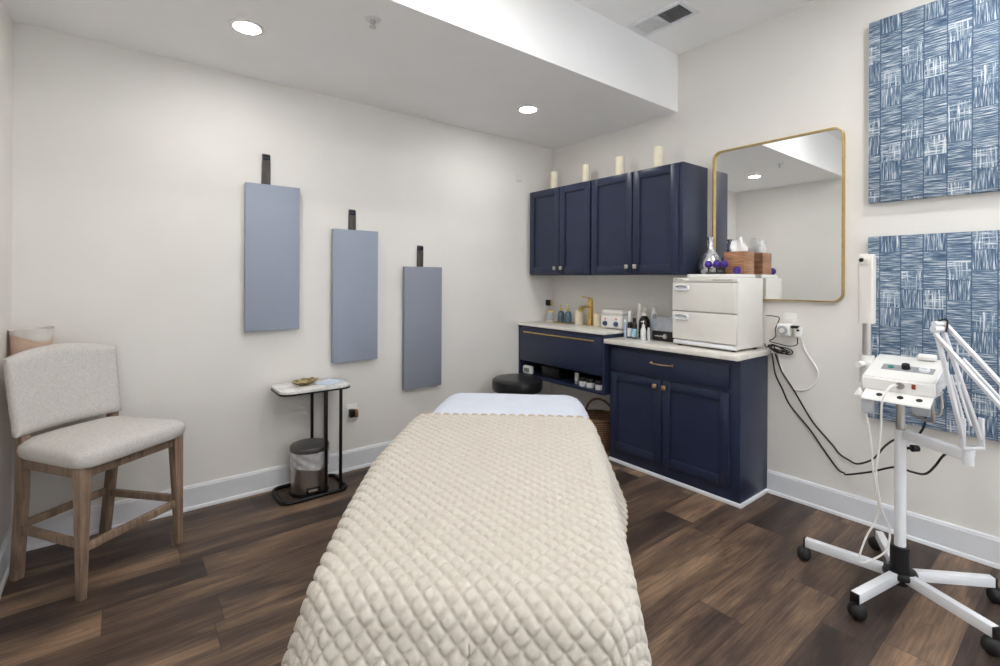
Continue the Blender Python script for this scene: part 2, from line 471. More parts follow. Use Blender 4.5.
VX0, VX1, VY0, VY1 = 2.588, 2.754, 1.584, 1.924
t = thing('air_vent', 'rectangular white ceiling air vent with grey louvres beside the soffit', 'vent', ((VX0+VX1)/2, (VY0+VY1)/2, ZU))
b = B()
for q in ((VX0-.02, VX0+.008, VY0-.02, VY1+.02), (VX1-.008, VX1+.02, VY0-.02, VY1+.02), (VX0, VX1, VY0-.02, VY0+.008), (VX0, VX1, VY1-.008, VY1+.02)):
    box(b, q[0], q[1], q[2], q[3], ZU-.008, ZU, .002)
box(b, VX0, VX1, (VY0+VY1)/2-.006, (VY0+VY1)/2+.006, ZU-.006, ZU)
obj('frame', b, 'white_metal', t)
for nm, y0, y1, tilt, m in (('louver_bank', VY0+.008, (VY0+VY1)/2-.006, 1, 'dark_louver'), ('louver_bank', (VY0+VY1)/2+.006, VY1-.008, -1, 'light_louver')):
    b = B(); box(b, VX0+.006, VX1-.006, y0, y1, ZU-.0015, ZU)
    for k in range(9):
        y = y0+(y1-y0)*(k+.5)/9
        bar(b, (VX0+.008, y, ZU-.004), (VX1-.008, y, ZU-.004), .0015, .012, (0, tilt*.6, .8), 0)
    obj(nm, b, m, t, label='dark grey louvres' if m == 'dark_louver' else 'pale grey louvres')

b = B(); box(b, 2.73, 2.79, YA-.012, YA, 2.18, 2.24, .006, 3)
tag(obj('wall_sensor', b, 'warm_white'), 'tiny pale square sensor high on the back wall near the corner', 'sensor')

# ------------------------------------------------------------------ grey wall panels
def wall_panel(x0, x1, z0, z1, sx, sz, label, m):
    t = thing('wall_panel', label, 'wall panel', ((x0+x1)/2, YA, z0), 0, 'tall grey panels on the back wall')
    b = B(); box(b, x0, x1, YA-.05, YA-.014, z0, z1, .003); obj('panel_board', b, m, t)
    b = B(); box(b, x0+.04, x1-.04, YA-.014, YA, z0+.04, z1-.06); obj('mounting_batten', b, 'trim_paint', t)
    # tapered strap bulging off the wall
    b = B(); rings = []
    for k, (f, w, d) in enumerate(((0, .052, .012), (.3, .051, .016), (.7, .049, .018), (.93, .047, .016), (1, .044, .010))):
        z = z1-.02+f*(sz-z1+.02)
        o = rrect(sx-w/2, sx+w/2, YA-d, YA-.001, .004, 3); rings.append([Vector((x, y, z)) for x, y in o])
    skin_rings(b, rings); st = obj('hanging_strap', b, 'strap', t)
    b = B(); box(b, sx-.0225, sx+.0225, YA-.0205, YA-.012, sz-.038, sz-.008, .003); obj('clip', b, 'strap_clip', st)
wall_panel(.588, .900, .997, 1.892, .709, 2.085, 'tall grey-blue wall panel hung highest, nearest the beige chair', 'panel_grey_blue')
wall_panel(1.113, 1.429, .754, 1.650, 1.256, 1.793, 'tall grey-blue wall panel hung at middle height above the outlet', 'panel_grey_blue')
wall_panel(1.638, 1.953, .503, 1.408, 1.784, 1.57, 'tall slate-grey wall panel hung lowest, nearest the bed head', 'panel_grey')

# ------------------------------------------------------------------ blue woven-print canvases
def canvas(z0, label):
    y0, y1 = -.153, .812
    t = thing('canvas_art', label, 'wall art', (XB, (y0+y1)/2, z0), 0, 'blue patchwork canvases on the right wall')
    b = B(); box(b, XB-.04, XB-.002, y0, y1, z0, z0+.966, .004); obj('printed_canvas', b, 'art_print', t)
    b = B(); box(b, XB-.01, XB, y0+.03, y1-.03, z0+.03, z0+.93); obj('stretcher_frame', b, 'trim_paint', t)
canvas(1.735, 'blue and white patchwork canvas hung high on the right wall')
canvas(.588, 'blue and white patchwork canvas hung low, behind the white facial steamer')

# ------------------------------------------------------------------ mirror
t = thing('wall_mirror', 'large mirror with rounded corners and thin gold frame', 'mirror', (XB, 1.305, 1.197))
y0, y1, z0, z1, r = .928, 1.682, 1.197, 2.184, .055
def yz_prism(b, outline, x0, x1):
    lo = [b.verts.new((x0, y, z)) for y, z in outline]; hi = [b.verts.new((x1, y, z)) for y, z in outline]; n = len(lo)
    b.faces.new(lo); b.faces.new(hi)
    for i in range(n): b.faces.new((lo[i], lo[(i+1) % n], hi[(i+1) % n], hi[i]))
def yz_ring(b, o1, o2, x0, x1):
    n = len(o1); V = [[b.verts.new((x, y, z)) for y, z in o] for x, o in ((x0, o1), (x0, o2), (x1, o2), (x1, o1))]
    for a in range(4):
        A, C = V[a], V[(a+1) % 4]
        for i in range(n): b.faces.new((A[i], A[(i+1) % n], C[(i+1) % n], C[i]))
fw = .0065
b = B(); yz_ring(b, rrect(y0, y1, z0, z1, r, 10), rrect(y0+fw, y1-fw, z0+fw, z1-fw, r-fw, 10), XB-.034, XB-.001); obj('frame', b, 'brass_frame', t)
b = B(); yz_prism(b, rrect(y0+.006, y1-.006, z0+.006, z1-.006, r-.006, 10), XB-.016, XB-.010); obj('glass', b, 'mirror_glass', t, label='reflecting glass')

# ------------------------------------------------------------------ navy cabinets
def shaker(b, x, y0, y1, z0, z1, rail=.056, th=.019, rec=.012):
    """shaker door with its face towards -x at plane x"""
    for q in ((y0, y0+rail, z0, z1), (y1-rail, y1, z0, z1), (y0+rail, y1-rail, z0, z0+rail), (y0+rail, y1-rail, z1-rail, z1)):
        box(b, x, x+th, q[0], q[1], q[2], q[3], .0022)
    box(b, x+rec, x+th, y0+rail-.002, y1-rail+.002, z0+rail-.002, z1-rail+.002)

def knob(x, y, z, m, parent):
    b = B(); cyl(b, (x, y, z), (x-.014, y, z), .006, .005, 12); box(b, x-.027, x-.013, y-.014, y+.014, z-.015, z+.015, .004, 3)
    obj('knob', b, m, parent, label='square metal knob')

def wall_cabinet(y0, y1, doors, knobs, label):
    x0, z0, z1 = 2.88, 1.353, 2.092
    t = thing('wall_cabinet', label, 'wall cabinet', ((x0+XB)/2, (y0+y1)/2, z0), 0, 'navy wall cabinets')
    b = B(); box(b, x0, XB-.001, y0, y1, z0, z1, .002); obj('carcass', b, 'navy_paint', t)
    for (a, c), k in zip(doors, knobs):
        b = B(); shaker(b, 2.862, a, c, z0+.012, z1-.006); d = obj('door', b, 'navy_paint', t); knob(2.862, k, 1.412, 'nickel', d)
wall_cabinet(2.506, 3.222, ((2.846, 3.208), (2.512, 2.838)), (2.88, 2.808), 'navy two-door wall cabinet in the corner, left unit')
wall_cabinet(1.733, 2.504, ((2.122, 2.494), (1.758, 2.112)), (2.152, 2.082), 'navy two-door wall cabinet beside the mirror, right unit')

# pillar candles on the wall cabinets
def candle(x, y, z, r, h, label, group):
    t = thing('pillar_candle', label, 'candle', (x, y, z), 0, group)
    b = B(); lathe(b, [(.0, 0), (r*.97, 0), (r, .004), (r, h-.005), (r*.96, h), (r*.8, h-.004), (.0, h-.006)], (x, y, z), 28, False); obj('wax_body', b, 'wax', t)
    b = B(); tube(b, smooth_path([(x, y, z+h-.008), (x+.001, y, z+h), (x+.003, y+.001, z+h+.008)], 3), .0013, 6); obj('wick', b, 'wick', t)
for y, h, l in ((3.107, .19, 'cream pillar candle atop the cabinets, nearest the corner'), (2.728, .182, 'cream pillar candle atop the cabinets, second from the corner'),
                (2.38, .18, 'cream pillar candle atop the cabinets, third from the corner'), (2.041, .188, 'cream pillar candle atop the cabinets, nearest the mirror')):
    candle(3.06, y, 2.092, .034, h, l, 'candles on the wall cabinets')

# base cabinet
BY0, BY1, BX = 1.334, 2.283, 2.83
t = thing('base_cabinet', 'navy base cabinet with one drawer and two shaker doors', 'cabinet', (3., 1.81, 0))
b = B(); box(b, BX, XB-.001, BY0, BY1, .0, .8565, .002); obj('carcass', b, 'navy_paint', t)
b = B(); box(b, 2.81, 2.829, 1.392, 2.262, .672, .822, .004); dr = obj('drawer_front', b, 'navy_paint', t)
b = B(); tube(b, smooth_path([(2.81, 1.918, .762), (2.79, 1.916, .763), (2.784, 1.9, .763), (2.782, 1.842, .761), (2.784, 1.78, .763), (2.79, 1.764, .763), (2.81, 1.762, .762)], 5), .0045, 8)
for y in (1.918, 1.762): cyl(b, (2.81, y, .762), (2.806, y, .762), .009, .008, 14)
obj('handle', b, 'copper_gold', dr, label='gold bow handle')
for (a, c), k in (((1.842, 2.262), 1.882), ((1.392, 1.834), 1.812)):
    b = B(); shaker(b, 2.81, a, c, .098, .652); d = obj('door', b, 'navy_paint', t); knob(2.81, k, .612, 'copper_gold', d)
b = B()
prof = [(0, 0), (.012, 0), (.012, .012), (.009, .018), (.005, .021), (0, .021)]
for pts in (((BX, BY1), (BX, BY0), (XB-.022, BY0)),):
    dirs = [(-1, 0), (-1, -1), (0, -1)]
    rings = [[Vector((p[0]+dx*d, p[1]+dy*d, z)) for d, z in prof] for p, (dx, dy) in zip(pts, dirs)]
    skin_rings(b, rings)
obj('shoe_moulding', b, 'trim_paint', t, smooth=20, label='white moulding along the floor')
b = B(); box(b, 2.757, XB-.001, 1.314, BY1, .857, .889, .004); tag(obj('countertop', b, 'quartz'), 'white quartz countertop on the navy base cabinet under the towel warmer', 'countertop')

# floating vanity
VX, Vy0, Vy1 = 2.77, 2.287, 3.246
t = thing('wall_mounted_vanity', 'navy wall-hung vanity with long brass drawer pull and open shelf', 'vanity', (2.98, 2.77, .474))
b = B()
box(b, VX, XB-.001, Vy0, Vy0+.02, .474, .915, .002); box(b, VX, XB-.001, Vy1-.02, Vy1, .474, .915, .002)
box(b, VX, XB-.001, Vy0+.02, Vy1-.02, .474, .496, .002); box(b, XB-.02, XB-.001, Vy0+.02, Vy1-.02, .496, .915)
box(b, VX+.03, XB-.02, Vy0+.02, Vy1-.02, .612, .63); box(b, VX+.02, XB-.02, Vy0+.02, Vy1-.02, .89, .915)
obj('carcass', b, 'navy_paint', t)
b = B(); box(b, VX-.002, VX+.018, Vy0+.022, Vy1-.022, .612, .9, .002); dr = obj('drawer_front', b, 'navy_paint', t)
b = B(); box(b, VX-.016, VX-.006, 2.375, 3.17, .858, .868, .002)
for y in (2.42, 3.12): cyl(b, (VX-.008, y, .863), (VX, y, .863), .004, .004, 10)
obj('handle', b, 'gold', dr, label='long brass bar handle')
b = B(); box(b, VX-.012, XB-.001, Vy0-.002, Vy1, .915, .935, .003)
tag(obj('vanity_countertop', b, 'quartz'), 'white quartz vanity top with soap bottles and gold faucet', 'countertop')
VT = .935

# ------------------------------------------------------------------ on the vanity top
t = thing('faucet', 'tall brushed gold single-lever faucet on the vanity', 'faucet', (3.09, 2.7, VT))
b = B(); lathe(b, [(0, 0), (.026, 0), (.026, .006), (.02, .01), (.0, .01)], (3.09, 2.7, VT), 24, False); box(b, 3.072, 3.108, 2.682, 2.718, VT+.005, VT+.205, .008, 3)
obj('body', b, 'gold', t)
b = B(); sp = [(3.09, 2.7, VT+.15), (3.03, 2.7, VT+.158), (2.985, 2.7, VT+.15), (2.965, 2.7, VT+.118)]
P = smooth_path(sp, 5)
for p, q in zip(P[:-1], P[1:]): bar(b, p, q, .032, .016, (1e-3, 0, 1), .002)
obj('spout', b, 'gold', t)
b = B(); box(b, 3.075, 3.105, 2.685, 2.715, VT+.2, VT+.226, .006, 3); bar(b, (3.1, 2.7, VT+.226), (2.99, 2.7, VT+.243), .02, .009, (0, 0, 1), .003)
obj('lever_handle', b, 'gold', t)

b = B(); box(b, 3.02, 3.12, 2.905, 3.09, VT, VT+.008, .004); tag(obj('soap_tray', b, 'brass_frame'), 'small gold tray under two blue soap bottles', 'tray')
def pump_bottle(name, x, y, z, r, h, m_body, m_pump, label, cat, group=None, neck=.4, spout=(-1, 0), pump_h=.055, lab=None):
    t = thing(name, label, cat, (x, y, z), 0, group)
    b = B(); lathe(b, [(0, 0), (r*.92, 0), (r, .006), (r, h*.68), (r*.93, h*.8), (r*.7, h*.92), (r*neck, h), (0, h)], (x, y, z), 24, False); obj('bottle_body', b, m_body, t)
    b = B(); zz = z+h; lathe(b, [(0, 0), (r*neck*1.15, 0), (r*neck*1.15, pump_h*.35), (r*neck*.5, pump_h*.42), (.003, pump_h*.45), (.003, pump_h*.75), (r*neck*.6, pump_h*.76), (r*neck*.6, pump_h), (0, pump_h)], (x, y, zz), 16, False)
    bar(b, (x, y, zz+pump_h*.88), (x+spout[0]*r*1.2, y+spout[1]*r*1.2, zz+pump_h*.84), .006, .006)
    obj('pump', b, m_pump, t)
    if lab:
        b = B(); lathe(b, [(r+.0006, h*.12), (r+.0006, h*.6)], (x, y, z), 24, False); obj('label_band', b, lab, t)
    return t
pump_bottle('soap_bottle', 3.08, 3.03, VT+.008, .03, .098, 'blue_glass', 'gold', 'blue glass soap bottle with gold pump, nearer the corner', 'soap bottle', 'blue soap bottles on the gold tray')
pump_bottle('soap_bottle', 3.08, 2.945, VT+.008, .03, .098, 'blue_glass', 'gold', 'blue glass soap bottle with gold pump, nearer the gold faucet', 'soap bottle', 'blue soap bottles on the gold tray')
candle(3.1, 2.835, VT, .036, .118, 'cream pillar candle standing left of the gold faucet', 'candles on the vanity')
candle(3.1, 2.63, VT, .034, .1, 'short cream pillar candle between faucet and white wax warmer', 'candles on the vanity')
# glass jar on a white dish in the corner
b = B(); lathe(b, [(0, 0), (.04, 0), (.056, .012), (.058, .016), (.05, .012), (0, .006)], (3.08, 3.165, VT), 28, False); tag(obj('dish', b, 'white_plastic'), 'white dish under the glass jar in the vanity corner', 'dish')
t = thing('glass_jar', 'clear glass jar with gold rim on the white dish', 'jar', (3.08, 3.165, VT+.008))
b = B(); lathe(b, [(.028, 0), (.036, .004), (.038, .03), (.034, .066), (.03, .08), (.027, .08), (.031, .064), (.035, .03), (.033, .007), (0, .005), (0, 0)], (3.08, 3.165, VT+.008), 28, False); obj('jar_body', b, 'acrylic', t)
b = B(); lathe(b, [(.0285, .078), (.033, .078), (.033, .09), (.0285, .09)], (3.08, 3.165, VT+.008), 28, False); obj('rim', b, 'gold', t)
b = B(); lathe(b, [(0, .006), (.033, .008), (.034, .018), (0, .02)], (3.08, 3.165, VT+.008), 24, False); obj('contents', b, 'amber_oil', t)
# outlets on the back wall with plug-in diffusers
def diffuser_outlet(x, z, group, l1, l2, m2):
    t = thing('wall_outlet', l1, 'outlet', (x, YA, z), 0, 'wall outlets on the back wall')
    b = B(); box(b, x-.036, x+.036, YA-.006, YA, z-.06, z+.06, .004); obj('cover_plate', b, 'white_plastic', t)
    b = B(); box(b, x-.017, x+.017, YA-.009, YA-.005, z-.034, z+.034, .002); obj('receptacle', b, 'warm_white', t)
    d = thing('plug_in_diffuser', l2, 'air freshener', (x, YA, z), 0, 'plug-in diffusers')
    b = B(); box(b, x-.026, x+.008, YA-.05, YA-.0085, z-.022, z+.03, .006, 3); obj('housing', b, 'black_plastic', d)
    b = B(); box(b, x+.008, x+.032, YA-.046, YA-.012, z-.028, z+.028, .008, 3); obj('oil_cartridge', b, m2, d)
diffuser_outlet(1.262, .392, '', 'white outlet low on the back wall beside the marble side table', 'black and amber plug-in diffuser low beside the side table', 'amber_oil')
diffuser_outlet(3.115, 1.1, '', 'white outlet on the back wall above the vanity corner', 'black and gold plug-in diffuser above the vanity corner', 'gold')

# wax warmer
x0, x1, y0, y1 = 2.985, 3.14, 2.296, 2.506
t = thing('wax_warmer', 'white double wax warmer with two blue dials on the vanity', 'wax warmer', ((x0+x1)/2, (y0+y1)/2, VT))
b = B(); box(b, x0, x1, y0, y1, VT+.006, VT+.104, .016, 4)
for y in (y0+.03, y1-.03):
    for x in (x0+.03, x1-.03): cyl(b, (x, y, VT), (x, y, VT+.008), .008, .008, 10)
obj('housing', b, 'white_plastic', t)
b = B(); box(b, x0+.003, x1-.003, y0+.003, y1-.003, VT+.106, VT+.152, .022, 5); box(b, x0+.001, x1-.001, y0+.001, y1-.001, VT+.1, VT+.109, .003); obj('lid', b, 'warm_white', t)
for y in (y0+.055, y1-.05):
    b = B(); cyl(b, (x0+.003, y, VT+.042), (x0-.012, y, VT+.042), .02, .018, 24); obj('dial', b, 'dial_blue', t, label='blue round dial')
    b = B(); box(b, x0-.002, x0+.004, y-.01, y+.01, VT+.072, VT+.086, .002); obj('indicator_mark', b, 'coral', t, label='coral mark above the dial')

# ------------------------------------------------------------------ in the vanity's open shelf
SH = .4965
t = thing('digital_clock', 'small white digital clock on the vanity shelf behind the stool', 'clock', (2.8, 3.15, SH))
b = B(); box(b, 2.778, 2.822, 3.096, 3.205, SH, SH+.07, .016, 4); obj('case', b, 'white_plastic', t)
b = B(); box(b, 2.776, 2.782, 3.116, 3.185, SH+.018, SH+.052, .004); obj('display', b, 'lcd', t, label='grey display')
t = thing('storage_box', 'black box on the vanity shelf beside the clock', 'box', (2.9, 2.9, SH))
b = B(); box(b, 2.82, 3.02, 2.8, 3.0, SH, SH+.075, .004); obj('box_base', b, 'black_plastic', t)
b = B(); box(b, 2.817, 3.023, 2.797, 3.003, SH+.072, SH+.09, .004); obj('lid', b, 'black_plastic', t)
t = thing('cream_tube', 'upright pale tube on the vanity shelf beside the white jars', 'tube', (2.83, 2.61, SH))
b = B(); lathe(b, [(0, 0), (.015, 0), (.015, .026), (0, .026)], (2.83, 2.61, SH), 16, False); obj('cap', b, 'grey_plastic', t)
b = B(); rings = []
for f in range(6):
    z = SH+.026+.06*f/5; a = .017+.006*f/5; c = .015*(1-f/5)+.0015
    rings.append([Vector((2.83+c*math.cos(2*PI*i/18), 2.61+a*math.sin(2*PI*i/18), z)) for i in range(18)])
skin_rings(b, rings); obj('tube_body', b, 'warm_white', t)
def jar(y, x, z, label, tilt=0.):
    t = thing('cosmetic_jar', label, 'jar', (x, y, z), 0, 'white jars with black lids on the vanity shelf')
    mx = Matrix.Translation((x, y, z)) @ Matrix.Rotation(tilt, 4, 'X') @ Matrix.Translation((-x, -y, -z))
    b = B(); lathe(b, [(0, 0), (.031, 0), (.033, .003), (.033, .04), (0, .04)], (x, y, z), 22, False); b.transform(mx); obj('jar_body', b, 'label_white', t)
    b = B(); lathe(b, [(0, .04), (.034, .04), (.034, .066), (.032, .069), (0, .069)], (x, y, z), 22, False); b.transform(mx); obj('lid', b, 'black_plastic', t)
jar(2.533, 2.82, SH, 'white jar with black lid on the vanity shelf, beside the pale tube')
jar(2.461, 2.82, SH, 'white jar with black lid on the vanity shelf, between two alike')
jar(2.372, 2.82, SH, 'white jar with black lid on the vanity shelf, nearest the base cabinet')

# ------------------------------------------------------------------ products on the base cabinet
CT = .8895
def screw_bottle(name, x, y, r, h, cap_r, cap_h, mb, mc, label, lab=None, group='skin-care bottles on the countertop', shoulder=.82, lz=(.08, .6), cat='bottle'):
    t = thing(name, label, cat, (x, y, CT), 0, group)
    b = B(); lathe(b, [(0, 0), (r*.93, 0), (r, .004), (r, h*shoulder), (r*.8, h*(shoulder+.1)), (cap_r*.8, h), (0, h)], (x, y, CT), 22, False); obj('bottle_body', b, mb, t)
    b = B(); lathe(b, [(0, h-.002), (cap_r, h-.002), (cap_r*.94, h+cap_h*.9), (cap_r*.8, h+cap_h), (0, h+cap_h)], (x, y, CT), 18, False); obj('cap', b, mc, t)
    if lab:
        b = B(); lathe(b, [(r+.0006, h*lz[0]), (r+.0006, h*lz[1])], (x, y, CT), 22, False); obj('label_band', b, lab, t)
screw_bottle('serum_tube', 2.95, 2.239, .01, .115, .01, .02, 'pale_blue', 'label_white', 'slim pale blue tube at the left end of the bottle group')
screw_bottle('dropper_bottle', 2.97, 2.212, .019, .12, .013, .075, 'amber_dark', 'label_white', 'dark dropper bottle with white label and tall white cap', 'label_white')
screw_bottle('dropper_bottle', 2.955, 2.162, .019, .12, .012, .03, 'amber_dark', 'black_plastic', 'dark bottle with pale blue label and black cap', 'label_blue')
screw_bottle('lotion_bottle', 3.085, 2.207, .0225, .19, .021, .06, 'white_plastic', 'warm_white', 'tall white lotion bottle with wide cap behind the dark bottles')
pump_bottle('oil_bottle', 3.04, 2.135, CT, .041, .164, 'amber_dark', 'white_plastic', 'large dark brown oil bottle with white pump', 'bottle', 'skin-care bottles on the countertop', .4, (-.7, .5), .06)
pump_bottle('tonic_bottle', 3.125, 2.112, CT, .029, .21, 'white_plastic', 'white_metal', 'tall white pump bottle at the back of the bottle group', 'bottle', 'skin-care bottles on the countertop', .5, (-.6, -.6), .055)
pump_bottle('mist_bottle', 2.94, 2.074, CT, .0195, .092, 'label_white', 'white_plastic', 'small white spray bottle standing at the front of the group', 'bottle', 'skin-care bottles on the countertop', .5, (-.7, .4), .045)
screw_bottle('sample_bottle', 2.975, 2.054, .012, .07, .009, .018, 'label_white', 'white_plastic', 'tiny white bottle tucked between the spray bottle and black device')
screw_bottle('gel_tube', 3.06, 2.066, .014, .15, .013, .03, 'pale_blue', 'grey_plastic', 'tall grey-blue tube next to the black and grey device')
x0, x1, y0, y1 = 2.985, 3.12, 1.86, 2.035
t = thing('facial_device', 'black and grey tabletop device wedged beside the white towel warmer', 'device', ((x0+x1)/2, (y0+y1)/2, CT))
b = B(); box(b, x0, x1, y0, y1, CT, CT+.068, .006); obj('base_unit', b, 'black_plastic', t)
b = B(); bar(b, (x0+.02, (y0+y1)/2, CT+.066), (x0+.05, (y0+y1)/2, CT+.165), .165, .018, (1, 0, 0), .003); obj('front_screen', b, 'grey_screen', t)
b = B(); box(b, x0+.05, x1-.004, y0+.01, y1-.01, CT+.066, CT+.15, .006); obj('rear_housing', b, 'grey_plastic', t)
b = B(); cyl(b, (x0+.002, y0+.065, CT+.035), (x0-.012, y0+.065, CT+.035), .017, .016, 22); obj('knob', b, 'nickel', t, label='silver knob')
b = B()
for k, w in enumerate((.007, .005, .006, .005, .007, .005, .006)):
    yy = y1-.028-k*.0095; box(b, x0-.0008, x0+.001, yy-w/2, yy+w/2, CT+.03, CT+.036+(k % 3)*.002)
obj('lettering', b, 'label_white', t, label='small white lettering')

# hot-towel cabinet
x0, x1, y0, y1, z0, z1 = 2.866, 3.17, 1.36, 1.799, .905, 1.334
t = thing('towel_warmer', 'large white two-door hot towel cabinet on the base cabinet', 'towel warmer', ((x0+x1)/2, (y0+y1)/2, CT))
b = B(); box(b, x0+.022, x1, y0, y1, z0, z1-.001, .006, 3); box(b, x0+.004, x0+.03, y0+.001, y1-.001, 1.306, z1, .004)
box(b, x0+.012, x0+.03, y0+.004, y1-.004, z0-.006, z0+.012, .003)
obj('housing', b, 'warm_white', t)
b = B(); box(b, x0+.002, x0+.06, y0+.006, y1-.006, z0-.002, z0+.022, .004); box(b, x0-.008, x0+.01, y0+.05, y0+.15, z0+.001, z0+.010, .003); obj('drip_tray', b, 'white_metal', t, label='white drip tray under the lower door')
for a, c, n in ((1.119, 1.302, 0), (.934, 1.113, 1)):
    b = B(); box(b, x0, x0+.02, y0+.001, y1-.001, a, c, .005, 3); d = obj('door', b, 'warm_white', t)
    b = B(); zc = c-.032; yc = y1-.075
    rings = [[Vector((x, yc+(p-yc)*k, zc-.002+(q-zc+.002)*k)) for p, q in rrect(yc-.056, yc+.056, zc-.022, zc+.018, .019, 6)] for x, k in ((x0+.001, 1), (x0-.008, .98), (x0-.014, .9), (x0-.014, .72), (x0-.007, .6))]
    skin_rings(b, rings); obj('handle', b, 'white_metal', d)
    b = B(); P = smooth_path([(x0-.013, yc-.04, zc+.004), (x0-.016, yc, zc+.012), (x0-.013, yc+.04, zc+.004)], 6); tube(b, P, .0035, 8); obj('handle_grip', b, 'grey_plastic', d)
b = B()
for k in range(9): box(b, x0+.0025, x0+.0045, y0+.03+k*.014, y0+.039+k*.014, 1.317, 1.3225)
obj('lettering', b, 'grey_plastic', t, label='tiny grey lettering at the right of the top strip')
b = B()
for k in range(4): box(b, x0+.0025, x0+.0045, y1-.075+k*.011, y1-.068+k*.011, 1.317, 1.3225)
cyl(b, (x0+.004, y1-.025, 1.32), (x0+.0025, y1-.025, 1.32), .005, .005, 12)
obj('lettering', b, 'grey_plastic', t, label='tiny grey lettering at the left of the top strip')
for y in (y0+.035, y1-.035):
    for x in (x0+.04, x1-.03):
        b = B(); cyl(b, (x, y, CT), (x, y, z0+.002), .013, .013, 14); obj('foot', b, 'rubber', t)
t.rotation_euler[2] = math.radians(-4)
b = B(); box(b, 2.892, 3.13, 1.385, 1.71, 1.334, 1.356, .004, 3)
tag(obj('tray', b, 'white_plastic'), 'flat white tray on top of the hot towel cabinet', 'tray')
TT = 1.356
# vase
t = thing('bud_vase', 'silver mercury-glass bud vase on the towel cabinet', 'vase', (3.04, 1.632, TT))
b = B(); lathe(b, [(0, 0), (.048, 0), (.066, .02), (.073, .052), (.065, .092), (.043, .13), (.022, .165), (.0145, .19), (.015, .22), (.022, .243), (.019, .243), (.012, .215), (0, .2)], (3.04, 1.632, TT), 32, False); obj('vase_body', b, 'mercury_glass', t)
# massage tool with three purple balls
t = thing('massage_tool', 'dark stand carrying a row of three purple spiky balls', 'massage tool', (2.93, 1.53, TT))
b = B(); box(b, 2.918, 2.942, 1.475, 1.6, TT, TT+.012, .004)
for y in (1.585, 1.531, 1.484): cyl(b, (2.93, y, TT+.01), (2.93, y, TT+.05), .005, .004, 10)
obj('stand', b, 'black_plastic', t)
def spiky(b, c, r):
    vs = sphere(b, c, r, seg=24); C = Vector(c)
    for i, v in enumerate(vs):
        d = v.co-C; v.co = C+d*(1+(.07 if i % 3 == 0 else -.03))
for y in (1.585, 1.531, 1.484):
    b = B(); spiky(b, (2.93, y, TT+.062), .0225); obj('ball', b, 'purple', t)
b = B(); spiky(b, (2.93, 1.405, TT+.022), .0225)
tag(obj('massage_ball', b, 'purple'), 'single purple spiky ball in front of the wooden tissue box', 'massage ball')
# tissue box
x0, x1, y0, y1 = 2.985, 3.115, 1.386, 1.514
t = thing('tissue_box', 'square walnut tissue box on the towel cabinet by the mirror', 'tissue box', ((x0+x1)/2, (y0+y1)/2, TT))
b = B(); h = .14
box(b, x0, x0+.01, y0, y1, TT, TT+h, .001); box(b, x1-.01, x1, y0, y1, TT, TT+h, .001)
box(b, x0+.01, x1-.01, y0, y0+.01, TT, TT+h, .001); box(b, x0+.01, x1-.01, y1-.01, y1, TT, TT+h, .001)
ym, xm = (y0+y1)/2, (x0+x1)/2
for q in ((x0+.01, x1-.01, y0+.01, ym-.025), (x0+.01, x1-.01, ym+.025, y1-.01), (x0+.01, xm-.04, ym-.025, ym+.025), (xm+.04, x1-.01, ym-.025, ym+.025)): box(b, q[0], q[1], q[2], q[3], TT+h-.01, TT+h)
obj('box_body', b, 'walnut', t)
b = B(); rings = []
for k in range(9):
    f = k/8; z = TT+h-.03+f*.1; rings.append([])
    for i in range(28):
        a = 2*PI*i/28; w = .5+.5*math.sin(4*a+f*2.5)
        r = (.022+.026*math.sin(min(1, f*1.2)*PI*.75))*(1-.55*w*min(1, f*1.4))
        rings[-1].append(Vector((xm+1.1*r*math.cos(a), ym+1.15*r*math.sin(a), z+.022*f*math.sin(2*a+1)*f+.012*f*math.cos(3*a))))
skin_rings(b, rings); obj('tissue', b, 'tissue', t, label='white tissue pulled up in folds')
t = thing('pen', 'thin dark pen standing behind the walnut tissue box', 'pen', (3.10, 1.538, TT))
b = B(); cyl(b, (3.10, 1.538, TT), (3.104, 1.546, TT+.16), .005, .005, 10); obj('barrel', b, 'black_plastic', t)
b = B(); cyl(b, (3.104, 1.546, TT+.16), (3.105, 1.548, TT+.205), .006, .0055, 10); obj('cap', b, 'dial_blue', t)

# ------------------------------------------------------------------ beige counter chair
A = math.atan2(.6, .8)
t = thing('counter_chair', 'beige linen upholstered counter-height chair with washed wood legs', 'chair', (-.121, 2.585, 0), A)
# local frame: x along the front, y towards the back
fl_, fr_, bl_, br_ = (.014, .014), (.456, .014), (.045, .44), (.412, .44)
def leg(p, top, z1=.545, w=.044):
    b = B(); bar(b, (p[0], p[1], 0), (top[0], top[1], z1), w*.62, w*.62, (0, 1, 0), .003, w*1.08, w*1.08); return b
for p, q in ((fl_, (.022, .024)), (fr_, (.444, .024))): obj('leg', leg(p, q), 'chair_wood', t, True)
for p, q, s in ((bl_, (.04, .395), -1), (br_, (.418, .395), 1)):
    b = B(); P = [Vector((p[0], p[1], 0)), Vector((q[0], q[1]+.005, .36)), Vector((q[0], q[1], .56)), Vector((q[0], q[1]+.01, .72)), Vector((q[0], q[1]+.035, .93))]
    w = .036; rings = []
    for c in P: rings.append([c+Vector((a*w/2, d*w/2*1.15, 0)) for a, d in ((-1, -1), (1, -1), (1, 1), (-1, 1))])
    skin_rings(b, rings); bmesh.ops.bevel(b, geom=[e for e in b.edges if abs((e.verts[0].co-e.verts[1].co).z) > .05], offset=.003, segments=2, affect='EDGES')
    obj('leg', b, 'chair_wood', t, True)
b = B()
bar(b, (.022, .024, .518), (.444, .024, .518), .026, .05); bar(b, (.024, .03, .518), (.042, .39, .518), .026, .05); bar(b, (.442, .03, .518), (.417, .39, .518), .026, .05); bar(b, (.042, .39, .518), (.416, .39, .518), .026, .05)
obj('seat_rail', b, 'chair_wood', t, True)
